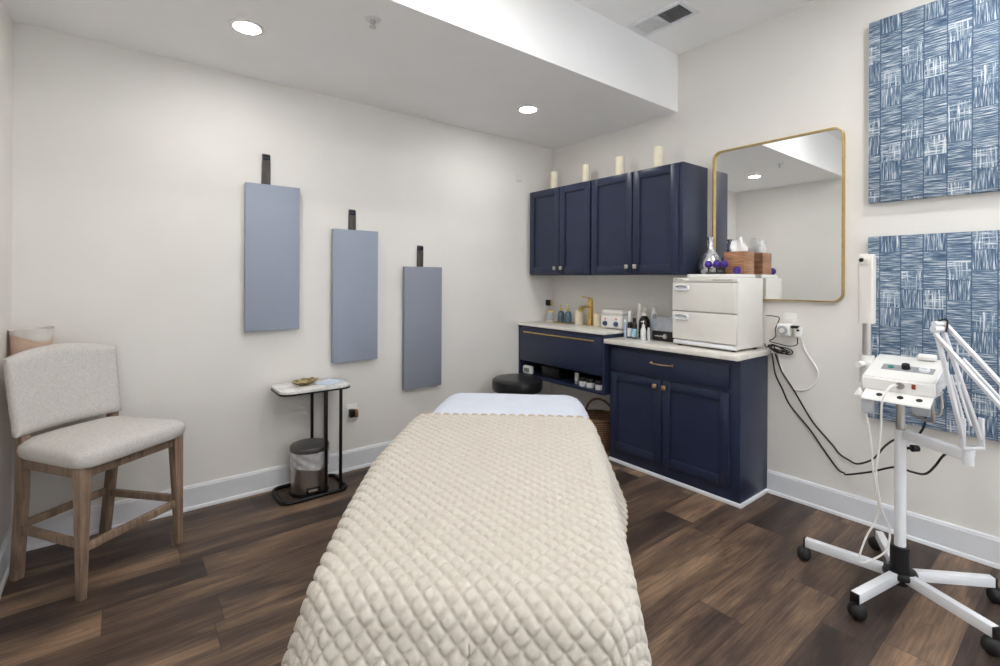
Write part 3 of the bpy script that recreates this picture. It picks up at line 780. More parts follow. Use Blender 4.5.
for p, q in (((.018, .02, .205), (.45, .02, .205)), ((.018, .024, .225), (.042, .418, .225)), ((.448, .024, .225), (.412, .418, .225)), ((.044, .42, .235), (.412, .42, .235))):
    b = B(); bar(b, p, q, .021, .034, bev=.003); obj('stretcher', b, 'chair_wood', t, True)
# seat cushion: crowned pad
b = B(); rings = []
def seat_pt(u, v):   # u,v in [-1,1], trapezoid plan
    y = .196+v*.232; hw = .253-.034*(v+1)/2; x = .232+u*hw
    return x, y
prof = [(.0, .541, .97), (.5, .541, .97), (1, .548, .99), (1, .57, 1.012), (1, .588, 1.0), (.97, .601, .97), (.9, .611, .9), (.7, .622, .7), (.4, .629, .4), (.12, .631, .12)]
def sq(a, k=.86):    # superellipse direction
    c, s = math.cos(a), math.sin(a); p = (abs(c)**8+abs(s)**8)**(-1/8); return c*p, s*p
for f, z, sc in prof[1:]:
    ring = []
    for i in range(56):
        a = 2*PI*(i+.5)/56; u, v = sq(a); x, y = seat_pt(u*sc, v*sc); ring.append(Vector((x, y, z+.006*(1-u*u*sc*sc)*(1 if z > .58 else 0))))
    rings.append(ring)
skin_rings(b, rings); obj('seat', b, 'chair_linen', t, True, 60)
# curved upholstered backrest
b = B(); nu, nv = 28, 16
def back_pt(u, v, side):  # u -1..1 across, v 0..1 up
    x = .214+u*(.219+.006*v); z = .638+v*(.33+.036*(1-u*u)); y = .372+.05*v+.035*(1-u*u)
    e = max(0, 1-abs(u)**10)**.5*max(.0, 1-abs(2*v-1)**14)**.5
    th = .014+.018*e
    return Vector((x, y+side*th, z))
G = {}
for sd in (-1, 1):
    for i in range(nu+1):
        for j in range(nv+1): G[sd, i, j] = b.verts.new(back_pt(-1+2*i/nu, j/nv, sd))
for sd in (-1, 1):
    for i in range(nu):
        for j in range(nv): b.faces.new([G[sd, a, c] for a, c in ((i, j), (i+1, j), (i+1, j+1), (i, j+1))])
for i in range(nu):
    for j in (0, nv): b.faces.new((G[-1, i, j], G[-1, i+1, j], G[1, i+1, j], G[1, i, j]))
for j in range(nv):
    for i in (0, nu): b.faces.new((G[-1, i, j], G[-1, i, j+1], G[1, i, j+1], G[1, i, j]))
obj('backrest', b, 'chair_linen', t, True, 70)

# round fabric holder on the left wall behind the chair
t = thing('wall_basket', 'tan round holder with pale cloth over its rim, behind the chair', 'basket', (-.323, 3.15, .83))
b = B(); lathe(b, [(.0, .0), (.062, .0), (.066, .006), (.076, .225), (.073, .225), (.063, .01), (0, .008)], (-.323, 3.15, .83), 32, False); obj('holder_body', b, 'tan_fabric', t)
b = B(); rings = []
for k, (r, z) in enumerate(((.068, .205), (.074, .242), (.0785, .248), (.0805, .24), (.0805, .212))):
    rings.append([Vector((-.323+r*(1 if r < .08 else .98+.02*math.sin(5*a))*math.cos(a), 3.15+r*math.sin(a), .83+z+(.02*math.sin(a*2+.6)-.004 if k == 4 else 0)+.004*math.sin(3*a))) for a in [2*PI*i/36 for i in range(36)]])
skin_rings(b, rings, False); obj('cloth_liner', b, 'liner_cloth', t, label='pale cloth folded over the rim')

# ------------------------------------------------------------------ side table with bin
t = thing('side_table', 'small black-framed side table with white marble top', 'side table', (.95, 3.1, 0))
TZ = .66
b = B(); prism(b, rrect((.73), 1.145, 2.94, 3.228, .055, 8), TZ-.016, TZ, .003); obj('marble_top', b, 'marble', t)
b = B(); o1 = rrect(.727, 1.148, 2.937, 3.231, .058, 8); prism(b, o1, TZ-.026, TZ-.0165, .002); obj('top_rim', b, 'black_metal', t)
b = B(); tube(b, [(x, y, .011) for x, y in rrect(.745, 1.128, 2.952, 3.218, .05, 8)], .011, 10, True); obj('base_loop', b, 'black_metal', t)
for x, y in ((.988, 2.953), (1.077, 2.953), (.985, 3.218), (1.07, 3.218)):
    b = B(); box(b, x-.0085, x+.0085, y-.0085, y+.0085, .012, TZ-.024, .003); obj('post', b, 'black_metal', t)
b = B(); lathe(b, [(0, .004), (.02, .0), (.05, .008), (.075, .024), (.079, .026), (.074, .027), (.048, .014), (0, .008)], (.905, 3.095, TZ), 40, False)
for v in b.verts:
    dx, dy = v.co.x-.905, v.co.y-3.095; a = math.atan2(dy, dx); r = math.hypot(dx, dy)
    k = 1+.05*math.sin(9*a)*(r/.08); v.co.x = .905+dx*k; v.co.y = 3.095+dy*k*.82; v.co.z += .004*math.sin(9*a+1)*(r/.08)**2 + .006*(r/.08)**2*math.cos(a)
tag(obj('shell_dish', b, 'gold_shell'), 'shallow gold shell-shaped dish on the marble side table', 'dish')
b = B()
for k in range(3):
    Z = TZ+.0006+k*.0022
    mx = Matrix.Translation((1.04, 3.06, Z)) @ Matrix.Rotation(math.radians(28+4*k), 4, 'Z')
    box(b, -.075, .075, -.055, .055, 0, .002, .0004, 1, mx)
tag(obj('folded_paper', b, 'paper_blue'), 'pale blue folded papers lying on the marble side table', 'paper')

bx, by = .932, 3.086
t = thing('pedal_bin', 'small steel pedal bin with dark lid and bag liner', 'trash can', (bx, by, 0))
b = B(); lathe(b, [(0, 0), (.112, 0), (.114, .004), (.114, .02), (.108, .022), (0, .022)], (bx, by, 0), 40, False); obj('base_ring', b, 'black_plastic', t)
b = B(); lathe(b, [(0, .022), (.108, .022), (.108, .262), (0, .262)], (bx, by, 0), 48, False); obj('bin_body', b, 'steel', t)
b = B(); rings = []
for k in range(10):
    z = .165+k*.0108
    rings.append([Vector((bx+(.1125+.003*math.sin(7*a+k*1.3)+.002*math.sin(13*a-k))*math.cos(a), by+(.1125+.003*math.sin(7*a+k*1.3)+.002*math.sin(13*a-k))*math.sin(a), z+.008*math.sin(2*a+.7)*(1-k/9))) for a in [2*PI*i/72 for i in range(72)]])
skin_rings(b, rings, False); obj('bag_liner', b, 'bag_film', t, label='clear plastic bag folded over the rim')
b = B(); lathe(b, [(.113, .262), (.115, .266), (.115, .284), (.111, .291), (.08, .298), (.03, .302), (0, .302)], (bx, by, 0), 48, False); lathe(b, [(0, .263), (.113, .263)], (bx, by, 0), 48, False)
obj('lid', b, 'grey_dark' if 'grey_dark' in M else mat('grey_dark', (84, 82, 82), .35, .3, var=.05), t)
b = B(); box(b, bx-.024, bx+.024, by+.103, by+.124, .24, .285, .005); obj('hinge', b, 'black_plastic', t)
pa = math.atan2(-.97, -.12); pd = Vector((math.cos(pa), math.sin(pa), 0))
pc = Vector((bx, by, 0))+pd*.11
mx = Matrix.Translation(pc) @ Matrix.Rotation(pa, 4, 'Z')
b = B(); box(b, -.012, .010, -.037, .037, .028, .06, .005, 2, mx); p_ = obj('pedal', b, 'black_plastic', t)
b = B(); box(b, .007, .014, -.027, .027, .036, .052, .003, 2, mx); obj('pedal_plate', b, 'nickel', p_, label='silver pedal plate')

# ------------------------------------------------------------------ treatment bed
BO = Vector((1.05*.61927+(-.064)*.78518, 1.05*.78518-(-.064)*.61927, 0))
BA = math.radians(51.737-4.46-90)
def hw_at(y, a=0.):
    l = np.interp(y, [-.2, 0, .15, .4, .75, 1.2, 1.32, 1.9], [.372, .38, .404, .44, .476, .468, .45, .40])
    r = np.interp(y, [-.2, 0, .15, .4, .75, 1.2, 1.32, 1.9], [.358, .366, .38, .393, .403, .414, .414, .40])
    return np.where(np.asarray(a) < 0, l, r)
def top_at(y):
    return float(np.interp(y, [-.2, 0, .1, .3, 1.3, 1.8], [.606, .612, .622, .632, .652, .668]))
t = thing('treatment_bed', 'padded treatment bed in the middle of the room under the quilt', 'massage bed', BO, BA)
b = B(); prism(b, rrect(-.36, .36, .13, 1.70, .1, 8), .51, .578, .015); obj('mattress_pad', b, 'warm_white', t, True)
b = B(); prism(b, rrect(-.32, .32, .16, 1.66, .05, 6), .45, .51, .006); obj('frame', b, 'grey_plastic', t, True)
for x, y in ((-.24, .2), (.24, .2), (-.24, 1.5), (.24, 1.5)):
    b = B(); box(b, x-.03, x+.03, y-.03, y+.03, .03, .45, .004); cyl(b, (x, y, 0), (x, y, .032), .04, .036, 16); obj('leg', b, 'grey_plastic', t, True)

def cloth(a_half, s0, s1, step, hwf, topf, rc, cornr_f, drop_f, flare, lift=0., quilt=None, foot=None, head=None, drop_scale=None):
    """draped sheet over the bed in bed-local coordinates.
    a = arc length across, s = arc length along; foot / head = y of the edge it folds over"""
    a_l, a_r = a_half if isinstance(a_half, tuple) else (a_half, a_half)
    na = int(round((a_l+a_r)/step)); ns = int(round((s1-s0)/step))
    a = step*np.arange(-int(round(a_l/step)), int(round(a_r/step))+1); s = step*np.arange(int(round(s0/step)), int(round(s1/step))+1)
    Aa, Ss = np.meshgrid(a, s, indexing='ij')
    hwv = hwf(np.clip(Ss, -.2, 1.9), Aa); tp = np.vectorize(topf)(np.clip(Ss, -.2, 1.9))
    ax = np.maximum(np.abs(Aa)-(hwv-rc), 0)
    fy = np.zeros_like(Ss); sg = np.zeros_like(Ss)
    if foot is not None:
        q = np.maximum((foot+cornr_f)-Ss, 0); fy = np.maximum(fy, q); sg = np.where(q > 0, -1, sg)
    if head is not None:
        q = np.maximum(Ss-(head-cornr_f), 0); fy = np.maximum(fy, q); sg = np.where(q > 0, 1, sg)
    d = np.hypot(ax, fy)
    R = np.where(d > 1e-9, (rc*ax+cornr_f*fy)/np.maximum(ax+fy, 1e-9), rc)
    fl = flare(Ss, Aa)
    ang = PI/2-fl; arc = R*ang
    th = np.minimum(d/np.maximum(R, 1e-6), ang)
    hor = R*np.sin(th); drp = R*(1-np.cos(th))
    ex = np.maximum(d-arc, 0); hor = hor+ex*np.sin(fl); drp = drp+ex*np.cos(fl)
    ux = np.where(d > 1e-9, ax/np.maximum(d, 1e-9), 0); uy = np.where(d > 1e-9, fy/np.maximum(d, 1e-9), 0)
    X = np.sign(Aa)*(np.minimum(np.abs(Aa), hwv-rc)+ux*hor)
    yb = Ss.copy()
    if foot is not None: yb = np.where(sg < 0, foot+cornr_f, yb)
    if head is not None: yb = np.where(sg > 0, head-cornr_f, yb)
    Y = yb+sg*uy*hor; Z = tp-drp+lift
    P = np.stack([X, Y, Z], -1)
    hq = None
    if quilt is not None:
        hq = quilt(Aa, Ss)
        gu = np.gradient(P, axis=0); gv = np.gradient(P, axis=1); N = np.cross(gu, gv); N /= np.maximum(np.linalg.norm(N, axis=-1, keepdims=True), 1e-9)
        P = P+N*hq[..., None]
    return P, hq

def cloth_obj(name, P, hq, m, parent):
    """triangulated cloth, each cell split along its lower diagonal so the seams stay crisp"""
    n, k = P.shape[:2]; idx = np.arange(n*k).reshape(n, k)
    a, b_, c, d = idx[:-1, :-1].ravel(), idx[1:, :-1].ravel(), idx[1:, 1:].ravel(), idx[:-1, 1:].ravel()
    h = hq.ravel(); low = (h[a]+h[c]) <= (h[b_]+h[d])
    t1 = np.where(low[:, None], np.stack([a, b_, c], 1), np.stack([a, b_, d], 1)); t2 = np.where(low[:, None], np.stack([a, c, d], 1), np.stack([b_, c, d], 1))
    T = np.concatenate([t1, t2])
    me = bpy.data.meshes.new(name); V = P.reshape(-1, 3)
    me.vertices.add(len(V)); me.vertices.foreach_set('co', V.astype(np.float32).ravel())
    me.loops.add(len(T)*3); me.loops.foreach_set('vertex_index', T.astype(np.int32).ravel())
    me.polygons.add(len(T)); me.polygons.foreach_set('loop_start', np.arange(0, len(T)*3, 3, dtype=np.int32))
    me.polygons.foreach_set('use_smooth', np.ones(len(T), dtype=bool))
    me.update(calc_edges=True); me.materials.append(M[m])
    o = bpy.data.objects.new(name, me); COL.objects.link(o); o.parent = parent; WM[o.name] = WM[parent.name]
    return o

def grid_mesh(b, P):
    n, m = P.shape[:2]
    V = [[b.verts.new(P[i, j]) for j in range(m)] for i in range(n)]
    for i in range(n-1):
        for j in range(m-1): b.faces.new((V[i][j], V[i+1][j], V[i+1][j+1], V[i][j+1]))

rs = np.random.RandomState(3)
ph = rs.rand(6)*6
# white sheet over the head end
def sheet_h(a, s):
    return .0025*np.sin(9*s+3*a+ph[0])*np.sin(7*a+ph[1])+.0015*np.sin(31*a+5*s)*np.clip((np.abs(a)-.3)*6, 0, 1)
P, HQ = cloth(.68, .9, 2.12, .012, lambda y, a: np.where(a < 0, np.interp(y, [.9, 1.3, 1.6, 1.9], [.44, .44, .43, .395]), np.interp(y, [.9, 1.3, 1.45, 1.6, 1.9], [.395, .402, .425, .43, .40])), lambda y: top_at(y)-.006, .12, .16, None, lambda s, a: np.full_like(s, math.radians(12)), quilt=sheet_h, head=1.87)
t = thing('bed_sheet', 'white sheet covering the head end of the treatment bed', 'sheet', BO, BA)
b = B(); grid_mesh(b, P); obj('sheet_cloth', b, 'sheet_cotton', t, True, 60)
# quilt
PD = .0455
def quilt_h(a, s):
    u = (a+s)/PD; v = (a-s)/PD
    k = np.abs(np.sin(PI*u))*np.abs(np.sin(PI*v))
    wob = .0006*np.sin(61*a+23*s+ph[2])*np.sin(47*s-31*a+ph[3])+.0004*np.sin(151*a+ph[4])*np.sin(133*s+ph[5])
    return .0098*(1-np.exp(-k/.26))+wob*k+.003*np.sin(5*a+2.2*s+ph[1])*np.sin(4*s+ph[0])
def q_flare(s, a):
    f = np.interp(s, [-.6, 0, .6, .95, 1.15, 1.32], [14, 12, 10, 14, 21, 24]); g = np.interp(s, [-.6, 0, .6, 1.1, 1.32], [22, 20, 16, 22, 26])
    return np.radians(np.where(a < 0, g, f))
P, HQ = cloth((.88, .80), -.36, 1.268, PD/12, hw_at, lambda y: top_at(y)+.008, .065, .075, None, q_flare, quilt=quilt_h, foot=-.015)
t = thing('quilt', 'cream diamond-quilted bedspread draped over the treatment bed', 'bedspread', BO, BA)
cloth_obj('quilted_cover', P, HQ, 'quilt_cotton', t)
for E_ in (P[:, -1, :], P[:, 0, :], P[0], P[-1]):
    b = B(); tube(b, [tuple(p+np.array((0, 0, .0005))) for p in E_[::3]], .0042, 6); obj('binding', b, 'binding', t, True, label='tan binding along the hem')

# ------------------------------------------------------------------ stool behind the bed
sx, sy, sz = 2.47, 2.91, .54
t = thing('rolling_stool', 'round black vinyl stool behind the bed head', 'stool', (sx, sy, 0))
b = B(); lathe(b, [(0, sz-.105), (.17, sz-.105), (.192, sz-.095), (.2, sz-.075), (.2, sz-.03), (.196, sz-.014), (.18, sz-.003), (.12, sz), (0, sz+.001)], (sx, sy, 0), 48, False); obj('seat', b, 'black_vinyl', t)
b = B(); cyl(b, (sx, sy, .3), (sx, sy, sz-.1), .018); cyl(b, (sx, sy, .1), (sx, sy, .3), .026); cyl(b, (sx, sy, sz-.12), (sx, sy, sz-.104), .09, .1); obj('gas_lift', b, 'steel', t)
b = B(); cyl(b, (sx, sy, .07), (sx, sy, .12), .04)
for k in range(5):
    a = 2*PI*k/5+.3; bar(b, (sx, sy, .1), (sx+.26*math.cos(a), sy+.26*math.sin(a), .075), .04, .03, w1=.026, h1=.022)
obj('star_base', b, 'steel', t)
for k in range(5):
    a = 2*PI*k/5+.3; x, y = sx+.25*math.cos(a), sy+.25*math.sin(a)
    b = B(); cyl(b, (x-.012, y, .028), (x+.012, y, .028), .028); cyl(b, (x, y, .05), (x, y, .08), .006); obj('caster', b, 'rubber', t)

# wicker basket under the vanity
wx, wy = 2.95, 2.50
t = thing('wicker_basket', 'brown wicker basket with arched handle under the vanity', 'basket', (wx, wy, 0))
b = B(); lathe(b, [(0, 0), (.105, 0), (.12, .02), (.145, .13), (.148, .24), (.152, .25), (.146, .255), (.138, .24), (.134, .13), (.108, .03), (0, .02)], (wx, wy, 0), 40, False); obj('basket_body', b, 'wicker', t)
b = B(); tube(b, [(wx+.148*math.cos(a), wy+.148*math.sin(a), .25) for a in [2*PI*i/40 for i in range(40)]], .01, 8, True); obj('rim', b, 'wicker', t)
b = B(); tube(b, smooth_path([(wx+.03, wy+.145*math.cos(a), .24+.135*math.sin(a)) for a in [PI*i/10 for i in range(11)]], 4), .0085, 8); obj('handle', b, 'wicker', t)

# ------------------------------------------------------------------ facial steamer trolley
hx, hy = 2.60, .554
t = thing('facial_steamer', 'white facial steamer with folding lamp arm on a five-caster stand', 'facial steamer', (hx, hy, 0))
b = B(); lathe(b, [(0, .04), (.03, .04), (.03, .07), (.055, .072), (.06, .078), (.06, .092), (.055, .1), (.034, .102), (.034, .2), (0, .2)], (hx, hy, 0), 32, False); obj('hub', b, 'black_plastic', t)
for k in range(5):
    a = math.radians(25.2+72*k); d = Vector((math.cos(a), math.sin(a), 0)); n = Vector((-d.y, d.x, 0)); h0 = Vector((hx, hy, 0))
    b = B(); bar(b, h0+d*.035+Vector((0, 0, .079)), h0+d*.345+Vector((0, 0, .081)), .032, .04, bev=.003); lg = obj('leg', b, 'white_metal', t)
    b = B(); bar(b, h0+d*.345+Vector((0, 0, .08)), h0+d*.352+Vector((0, 0, .08)), .033, .041, bev=.002); obj('end_cap', b, 'black_plastic', lg)
    c = h0+d*.35; tw = (d*math.cos(.7+k)+n*math.sin(.7+k)).normalized(); cc = c+tw*.012
    b = B(); pn = Vector((-tw.y, tw.x, 0))
    for s in (-1, 1):
        p0 = Vector((cc.x, cc.y, .031))+pn*s*.001
        rings = [ring_pts(p0+pn*s*w, pn*s, r, 22) for w, r in ((0, .031), (.008, .031), (.017, .028), (.024, .019), (.027, .006))]
        skin_rings(b, rings)
    cyl(b, (c.x, c.y, .04), (c.x, c.y, .064), .008, .008, 12)
    obj('caster', b, 'rubber', lg)
b = B(); cyl(b, (hx, hy, .19), (hx, hy, .69), .0205, .0205, 28); cyl(b, (hx, hy, .60), (hx, hy, .603), .0212, .0212, 28); cyl(b, (hx, hy, .66), (hx, hy, .663), .0212, .0212, 28); obj('pole', b, 'white_metal', t)
b = B(); cyl(b, (hx, hy, .69), (hx, hy, .9), .0155, .0155, 28); obj('upper_tube', b, 'steel', t, label='brushed steel tube')
kd = Vector((.72, -.69, 0)).normalized()
b = B(); p = Vector((hx, hy, .612)); cyl(b, p+kd*.018, p+kd*.045, .006, .006, 10); cyl(b, p+kd*.045, p+kd*.07, .015, .013, 14); obj('clamp_knob', b, 'black_plastic', t)
# console: sloped box
cx0, cx1, cy0, cy1 = 2.45, 2.69, .418, .65
def slab_xz(b, pts, y0, y1, bev=.004):
    lo = [b.verts.new((x, y0, z)) for x, z in pts]; hi = [b.verts.new((x, y1, z)) for x, z in pts]; n = len(lo)
    fs = [b.faces.new(lo), b.faces.new(list(reversed(hi)))]+[b.faces.new((lo[i], hi[i], hi[(i+1) % n], lo[(i+1) % n])) for i in range(n)]
    if bev: bmesh.ops.bevel(b, geom=list({e for f in fs for e in f.edges}), offset=bev, segments=3, affect='EDGES')
b = B(); slab_xz(b, [(cx0, .868), (cx0, .922), (cx0+.012, .929), (cx1-.02, .992), (cx1, .99), (cx1, .89)], cy0, cy1, .006); con = obj('console', b, 'white_plastic', t)
# sloping top panel pieces
def on_top(f, y, lift=0.):   # f 0 front .. 1 back
    x = cx0+.012+f*(cx1-.032-cx0); z = .929+f*(.992-.929); return Vector((x, y, z))+Vector((-.32, 0, .947))*lift
b = B(); bar(b, on_top(.42, cy0+.02, .0005), on_top(.42, cy1-.045, .0005), .05, .004, (-.32, 0, .947), .001); obj('control_strip', b, 'grey_plastic', con, label='grey control strip')
b = B(); cyl(b, on_top(.42, cy1-.075, .002), on_top(.42, cy1-.075, .005), .011, .011, 18); obj('indicator_light', b, 'teal_light', con, label='teal indicator')
b = B(); cyl(b, on_top(.42, cy0+.108, .002), on_top(.42, cy0+.108, .022), .015, .013, 20); obj('control_knob', b, 'black_plastic', con, label='black knob')
b = B(); cyl(b, on_top(.42, cy0+.05, .002), on_top(.42, cy0+.05, .01), .019, .017, 24); cyl(b, on_top(.42, cy0+.05, .01), on_top(.42, cy0+.05, .018), .01, .009, 18); obj('control_knob', b, 'white_metal', con, label='white knob')
b = B(); bar(b, on_top(.93, cy0+.03, .014), on_top(.93, cy0+.09, .014), .03, .02, (-.32, 0, .947), .005); obj('tank_cap', b, 'white_plastic', con, label='white tank cap at the back')
b = B(); lathe(b, [(.010, 0), (.014, 0), (.014, .01), (.010, .01)], (0, 0, 0), 20, False); b.transform(Matrix.Translation((cx0, cy0+.105, .901)) @ Matrix.Rotation(-PI/2, 4, 'Y')); cyl(b, (cx0+.004, cy0+.105, .901), (cx0-.004, cy0+.105, .901), .0105, .0105, 16); obj('jack', b, 'steel', con, label='metal-ringed socket')
b = B(); box(b, cx0-.004, cx0+.002, cy0+.058, cy0+.07, .893, .913, .001); obj('power_switch', b, 'red_switch', con, label='red rocker switch')
# holder shelf below the console front
b = B(); pts = [(2.39, .838), (2.392, .843), (2.458, .872), (2.46, .866), (2.395, .836)]
slab_xz(b, pts, cy0+.004, cy1-.012, 0); slab_xz(b, [(2.455, .866), (2.455, .874), (2.62, .874), (2.62, .866)], cy0+.004, cy1-.012, 0); sh = obj('accessory_shelf', b, 'white_plastic', t)
for y in (cy1-.065, cy0+.1, cy0+.042):
    b = B(); p = Vector((2.424, y, .8575)); nn = Vector((-.4, 0, .916)); cyl(b, p-nn*.002, p+nn*.0012, .0105, .0105, 18); obj('holder_hole', b, 'black_plastic', sh, label='dark round holder')
# water jar and cradle behind shelf
b = B(); tube(b, smooth_path([(2.46, cy0+.01, .868), (2.46, cy0+.008, .80), (2.475, cy0+.012, .775), (2.53, cy0+.06, .768), (2.57, cy0+.1, .772)], 6), .006, 10); tube(b, smooth_path([(2.6, cy0+.01, .868), (2.6, cy0+.008, .80), (2.6, cy0+.02, .775), (2.59, cy0+.07, .77), (2.58, cy0+.1, .772)], 6), .006, 10); obj('wire_cradle', b, 'steel', t)
b = B(); lathe(b, [(0, .79), (.03, .79), (.033, .8), (.033, .868), (0, .868)], (2.50, cy0+.05, 0), 24, False); obj('water_cup', b, 'acrylic', t, label='clear water cup')
b = B(); box(b, 2.405, 2.45, cy1-.05, cy1-.008, .775, .842, .008, 3); obj('side_cup', b, 'acrylic', t, label='clear cup on the side')
b = B(); cyl(b, (2.44, cy1+.006, .842), (2.44, cy1+.006, .872), .018, .004, 20); obj('funnel', b, 'white_plastic', t)
# steam arm on the left end
ax_, ay_ = 2.60, .672
b = B(); cyl(b, (ax_, ay_, .87), (ax_, ay_, .99), .027, .027, 24); box(b, ax_-.03, ax_+.03, cy1-.006, ay_, .89, .97, .006); cyl(b, (ax_-.02, ay_+.01, .95), (ax_-.05, ay_+.02, .95), .016, .014, 18); obj('arm_socket', b, 'white_plastic', t)
b = B(); cyl(b, (ax_, ay_, .98), (ax_, ay_, 1.15), .0165, .0165, 24); obj('steam_tube', b, 'steel', t, label='brushed steel steam tube')
b = B()
rings = []
for z, w, dpt, dx in ((1.132, .054, .05, .0), (1.16, .054, .05, .0), (1.40, .058, .05, -.004), (1.43, .056, .046, -.006), (1.437, .05, .04, -.006)):
    rings.append([Vector((ax_+dx+y, ay_+x, z)) for x, y in rrect(-w/2, w/2, -dpt/2, dpt/2, .008, 4)])
skin_rings(b, rings); arm = obj('steam_arm', b, 'warm_white', t)
b = B(); cyl(b, (ax_-.025, ay_+.008, 1.41), (ax_-.046, ay_+.01, 1.41), .016, .015, 22); obj('nozzle', b, 'warm_white', arm)
b = B(); cyl(b, (ax_-.04, ay_+.01, 1.41), (ax_-.0475, ay_+.01, 1.41), .009, .009, 18); obj('nozzle_hole', b, 'black_plastic', arm, label='dark steam outlet')
# lamp bracket and folding arm
LP = Vector((2.486, .331, .68)); p0 = Vector((hx, hy, .68))
b = B(); bar(b, p0+Vector((-.01, -.02, -.005)), LP+Vector((0, 0, -.012)), .03, .04, bev=.004); cyl(b, LP+Vector((0, 0, -.045)), LP+Vector((0, 0, .012)), .017, .017, 20); br = obj('lamp_bracket', b, 'white_metal', t)
rt = Vector((.785, -.619, 0))
bot, elb, far = Vector((2.497, .322, .70)), Vector((2.466, .41, 1.135)), Vector((2.42, .15, .80))
def arm_pair(b0, t0, s0, s1, name):
    b = B()
    for s in (-1, 1): bar(b, b0+rt*s*s0, t0+rt*s*s1, .011, .016, (.6, .78, .1), .002)
    return obj(name, b, 'white_metal', t)
a1 = arm_pair(bot+Vector((0, 0, .03)), elb, .033, .014, 'lower_arm')
b = B(); m0, m1 = bot+Vector((0, 0, .03)), elb
for s in (-.35, .35):
    q0 = m0.lerp(m1, .12)+rt*s*.03; q1 = m0.lerp(m1, .58)+rt*s*.02; cyl(b, q0, q1, .0045, .0045, 10)
mid = m0.lerp(m1, .5); bar(b, mid-rt*.024, mid+rt*.024, .006, .008, (0, 0, 1), .001)
obj('tension_spring', b, 'white_metal', a1)
b = B(); bar(b, bot+rt*.034+Vector((0, 0, .11)), bot+rt*.036+Vector((0, 0, -.004)), .02, .006, (.785, -.619, 0), .001); bar(b, bot-rt*.034+Vector((0, 0, .11)), bot-rt*.036+Vector((0, 0, -.004)), .02, .006, (.785, -.619, 0), .001)
bar(b, bot-rt*.036+Vector((0, 0, 0)), bot+rt*.036+Vector((0, 0, 0)), .024, .008, (0, 0, 1), .001); cyl(b, bot+Vector((0, 0, -.03)), bot+Vector((0, 0, .004)), .009, .009, 14); obj('yoke', b, 'white_metal', a1)
b = B(); cyl(b, elb-rt*.024, elb+rt*.024, .014, .014, 20); cyl(b, elb-rt*.022+Vector((0, 0, .02)), elb+rt*.022+Vector((0, 0, .02)), .011, .011, 18); bar(b, elb-rt*.019, elb-rt*.019+Vector((0, 0, .02)), .004, .022, (.6, .78, 0), .001); bar(b, elb+rt*.019, elb+rt*.019+Vector((0, 0, .02)), .004, .022, (.6, .78, 0), .001); obj('elbow', b, 'white_metal', t)
b = B()
for s in (-1, 1):
    off = Vector((0, 0, .021*s))+rt*.018*s
    bar(b, elb+off+Vector((0, 0, .004)), far+off, .012, .016, (.6, .78, .1), .002)
a2 = obj('upper_arm', b, 'white_metal', t)
b = B(); q0 = elb.lerp(far, .3)+rt*-.012; q1 = elb.lerp(far, .75)+rt*-.012; cyl(b, q0, q1, .005, .005, 10); obj('tension_spring', b, 'white_metal', a2)
b = B(); tube(b, smooth_path([elb+Vector((-.01, .01, .02)), elb+Vector((0, -.005, .036)), elb+Vector((.006, -.022, .034)), elb.lerp(far, .08)+Vector((0, 0, .018))], 5), .0035, 8); obj('lamp_wire', b, 'cable_black', t, label='black wire looping over the elbow')
b = B(); hc = far+Vector((-.03, -.1, -.03)); tube(b, [hc+Vector((.085*math.cos(a), .085*math.sin(a), 0)) for a in [2*PI*i/36 for i in range(36)]], .018, 12, True); bar(b, far, hc+Vector((.02, .08, 0)), .018, .018); obj('lamp_head', b, 'white_metal', t)
# hanging leads of the steamer
b = B(); tube(b, smooth_path([(2.446, .531, .901), (2.425, .545, .9), (2.405, .556, .88), (2.395, .569, .83), (2.43, .58, .734), (2.448, .591, .625), (2.464, .604, .515), (2.50, .594, .369), (2.535, .575, .284), (2.53, .583, .192), (2.501, .626, .140), (2.482, .666, .122), (2.49, .645, .227), (2.505, .606, .339), (2.476, .607, .448), (2.442, .609, .547), (2.429, .615, .67), (2.425, .635, .81)], 7), .0038, 8)
obj('electrode_lead', b, 'cable_white', t, label='thin white lead hanging to the base')

# ------------------------------------------------------------------ outlet with timer and cords on the right wall
oy, oz = 1.205, 1.052
t = thing('wall_outlet', 'white outlet plate on the right wall under the mirror', 'outlet', (XB, oy, oz))
b = B(); box(b, XB-.006, XB, oy-.04, oy+.04, oz-.075, oz+.07, .004); obj('cover_plate', b, 'white_plastic', t)
b = B(); box(b, XB-.009, XB-.005, oy-.017, oy+.017, oz-.034, oz+.034, .002); obj('receptacle', b, 'warm_white', t)
t = thing('plug_timer', 'white plug-in timer with round dial in the outlet under the mirror', 'timer', (XB-.03, 1.225, 1.018))
b = B(); box(b, XB-.06, XB-.009, 1.187, 1.262, .985, 1.058, .01, 3); obj('timer_body', b, 'white_plastic', t)
b = B(); cyl(b, (XB-.059, 1.228, 1.018), (XB-.068, 1.228, 1.018), .029, .027, 30); obj('dial', b, 'grey_screen', t)
b = B(); cyl(b, (XB-.067, 1.228, 1.018), (XB-.076, 1.228, 1.018), .015, .013, 24); obj('dial_cap', b, 'white_plastic', t)
t = thing('power_plug', 'white charger plug with black cap right of the timer', 'plug', (XB-.03, 1.15, 1.015))
b = B(); box(b, XB-.046, XB-.009, 1.132, 1.166, .985, 1.045, .005); obj('plug_body', b, 'white_plastic', t)
b = B(); box(b, XB-.05, XB-.02, 1.145, 1.187, 1.034, 1.05, .004); box(b, XB-.052, XB-.046, 1.14, 1.155, 1.018, 1.03, .002); obj('black_plug_cap', b, 'black_plastic', t)

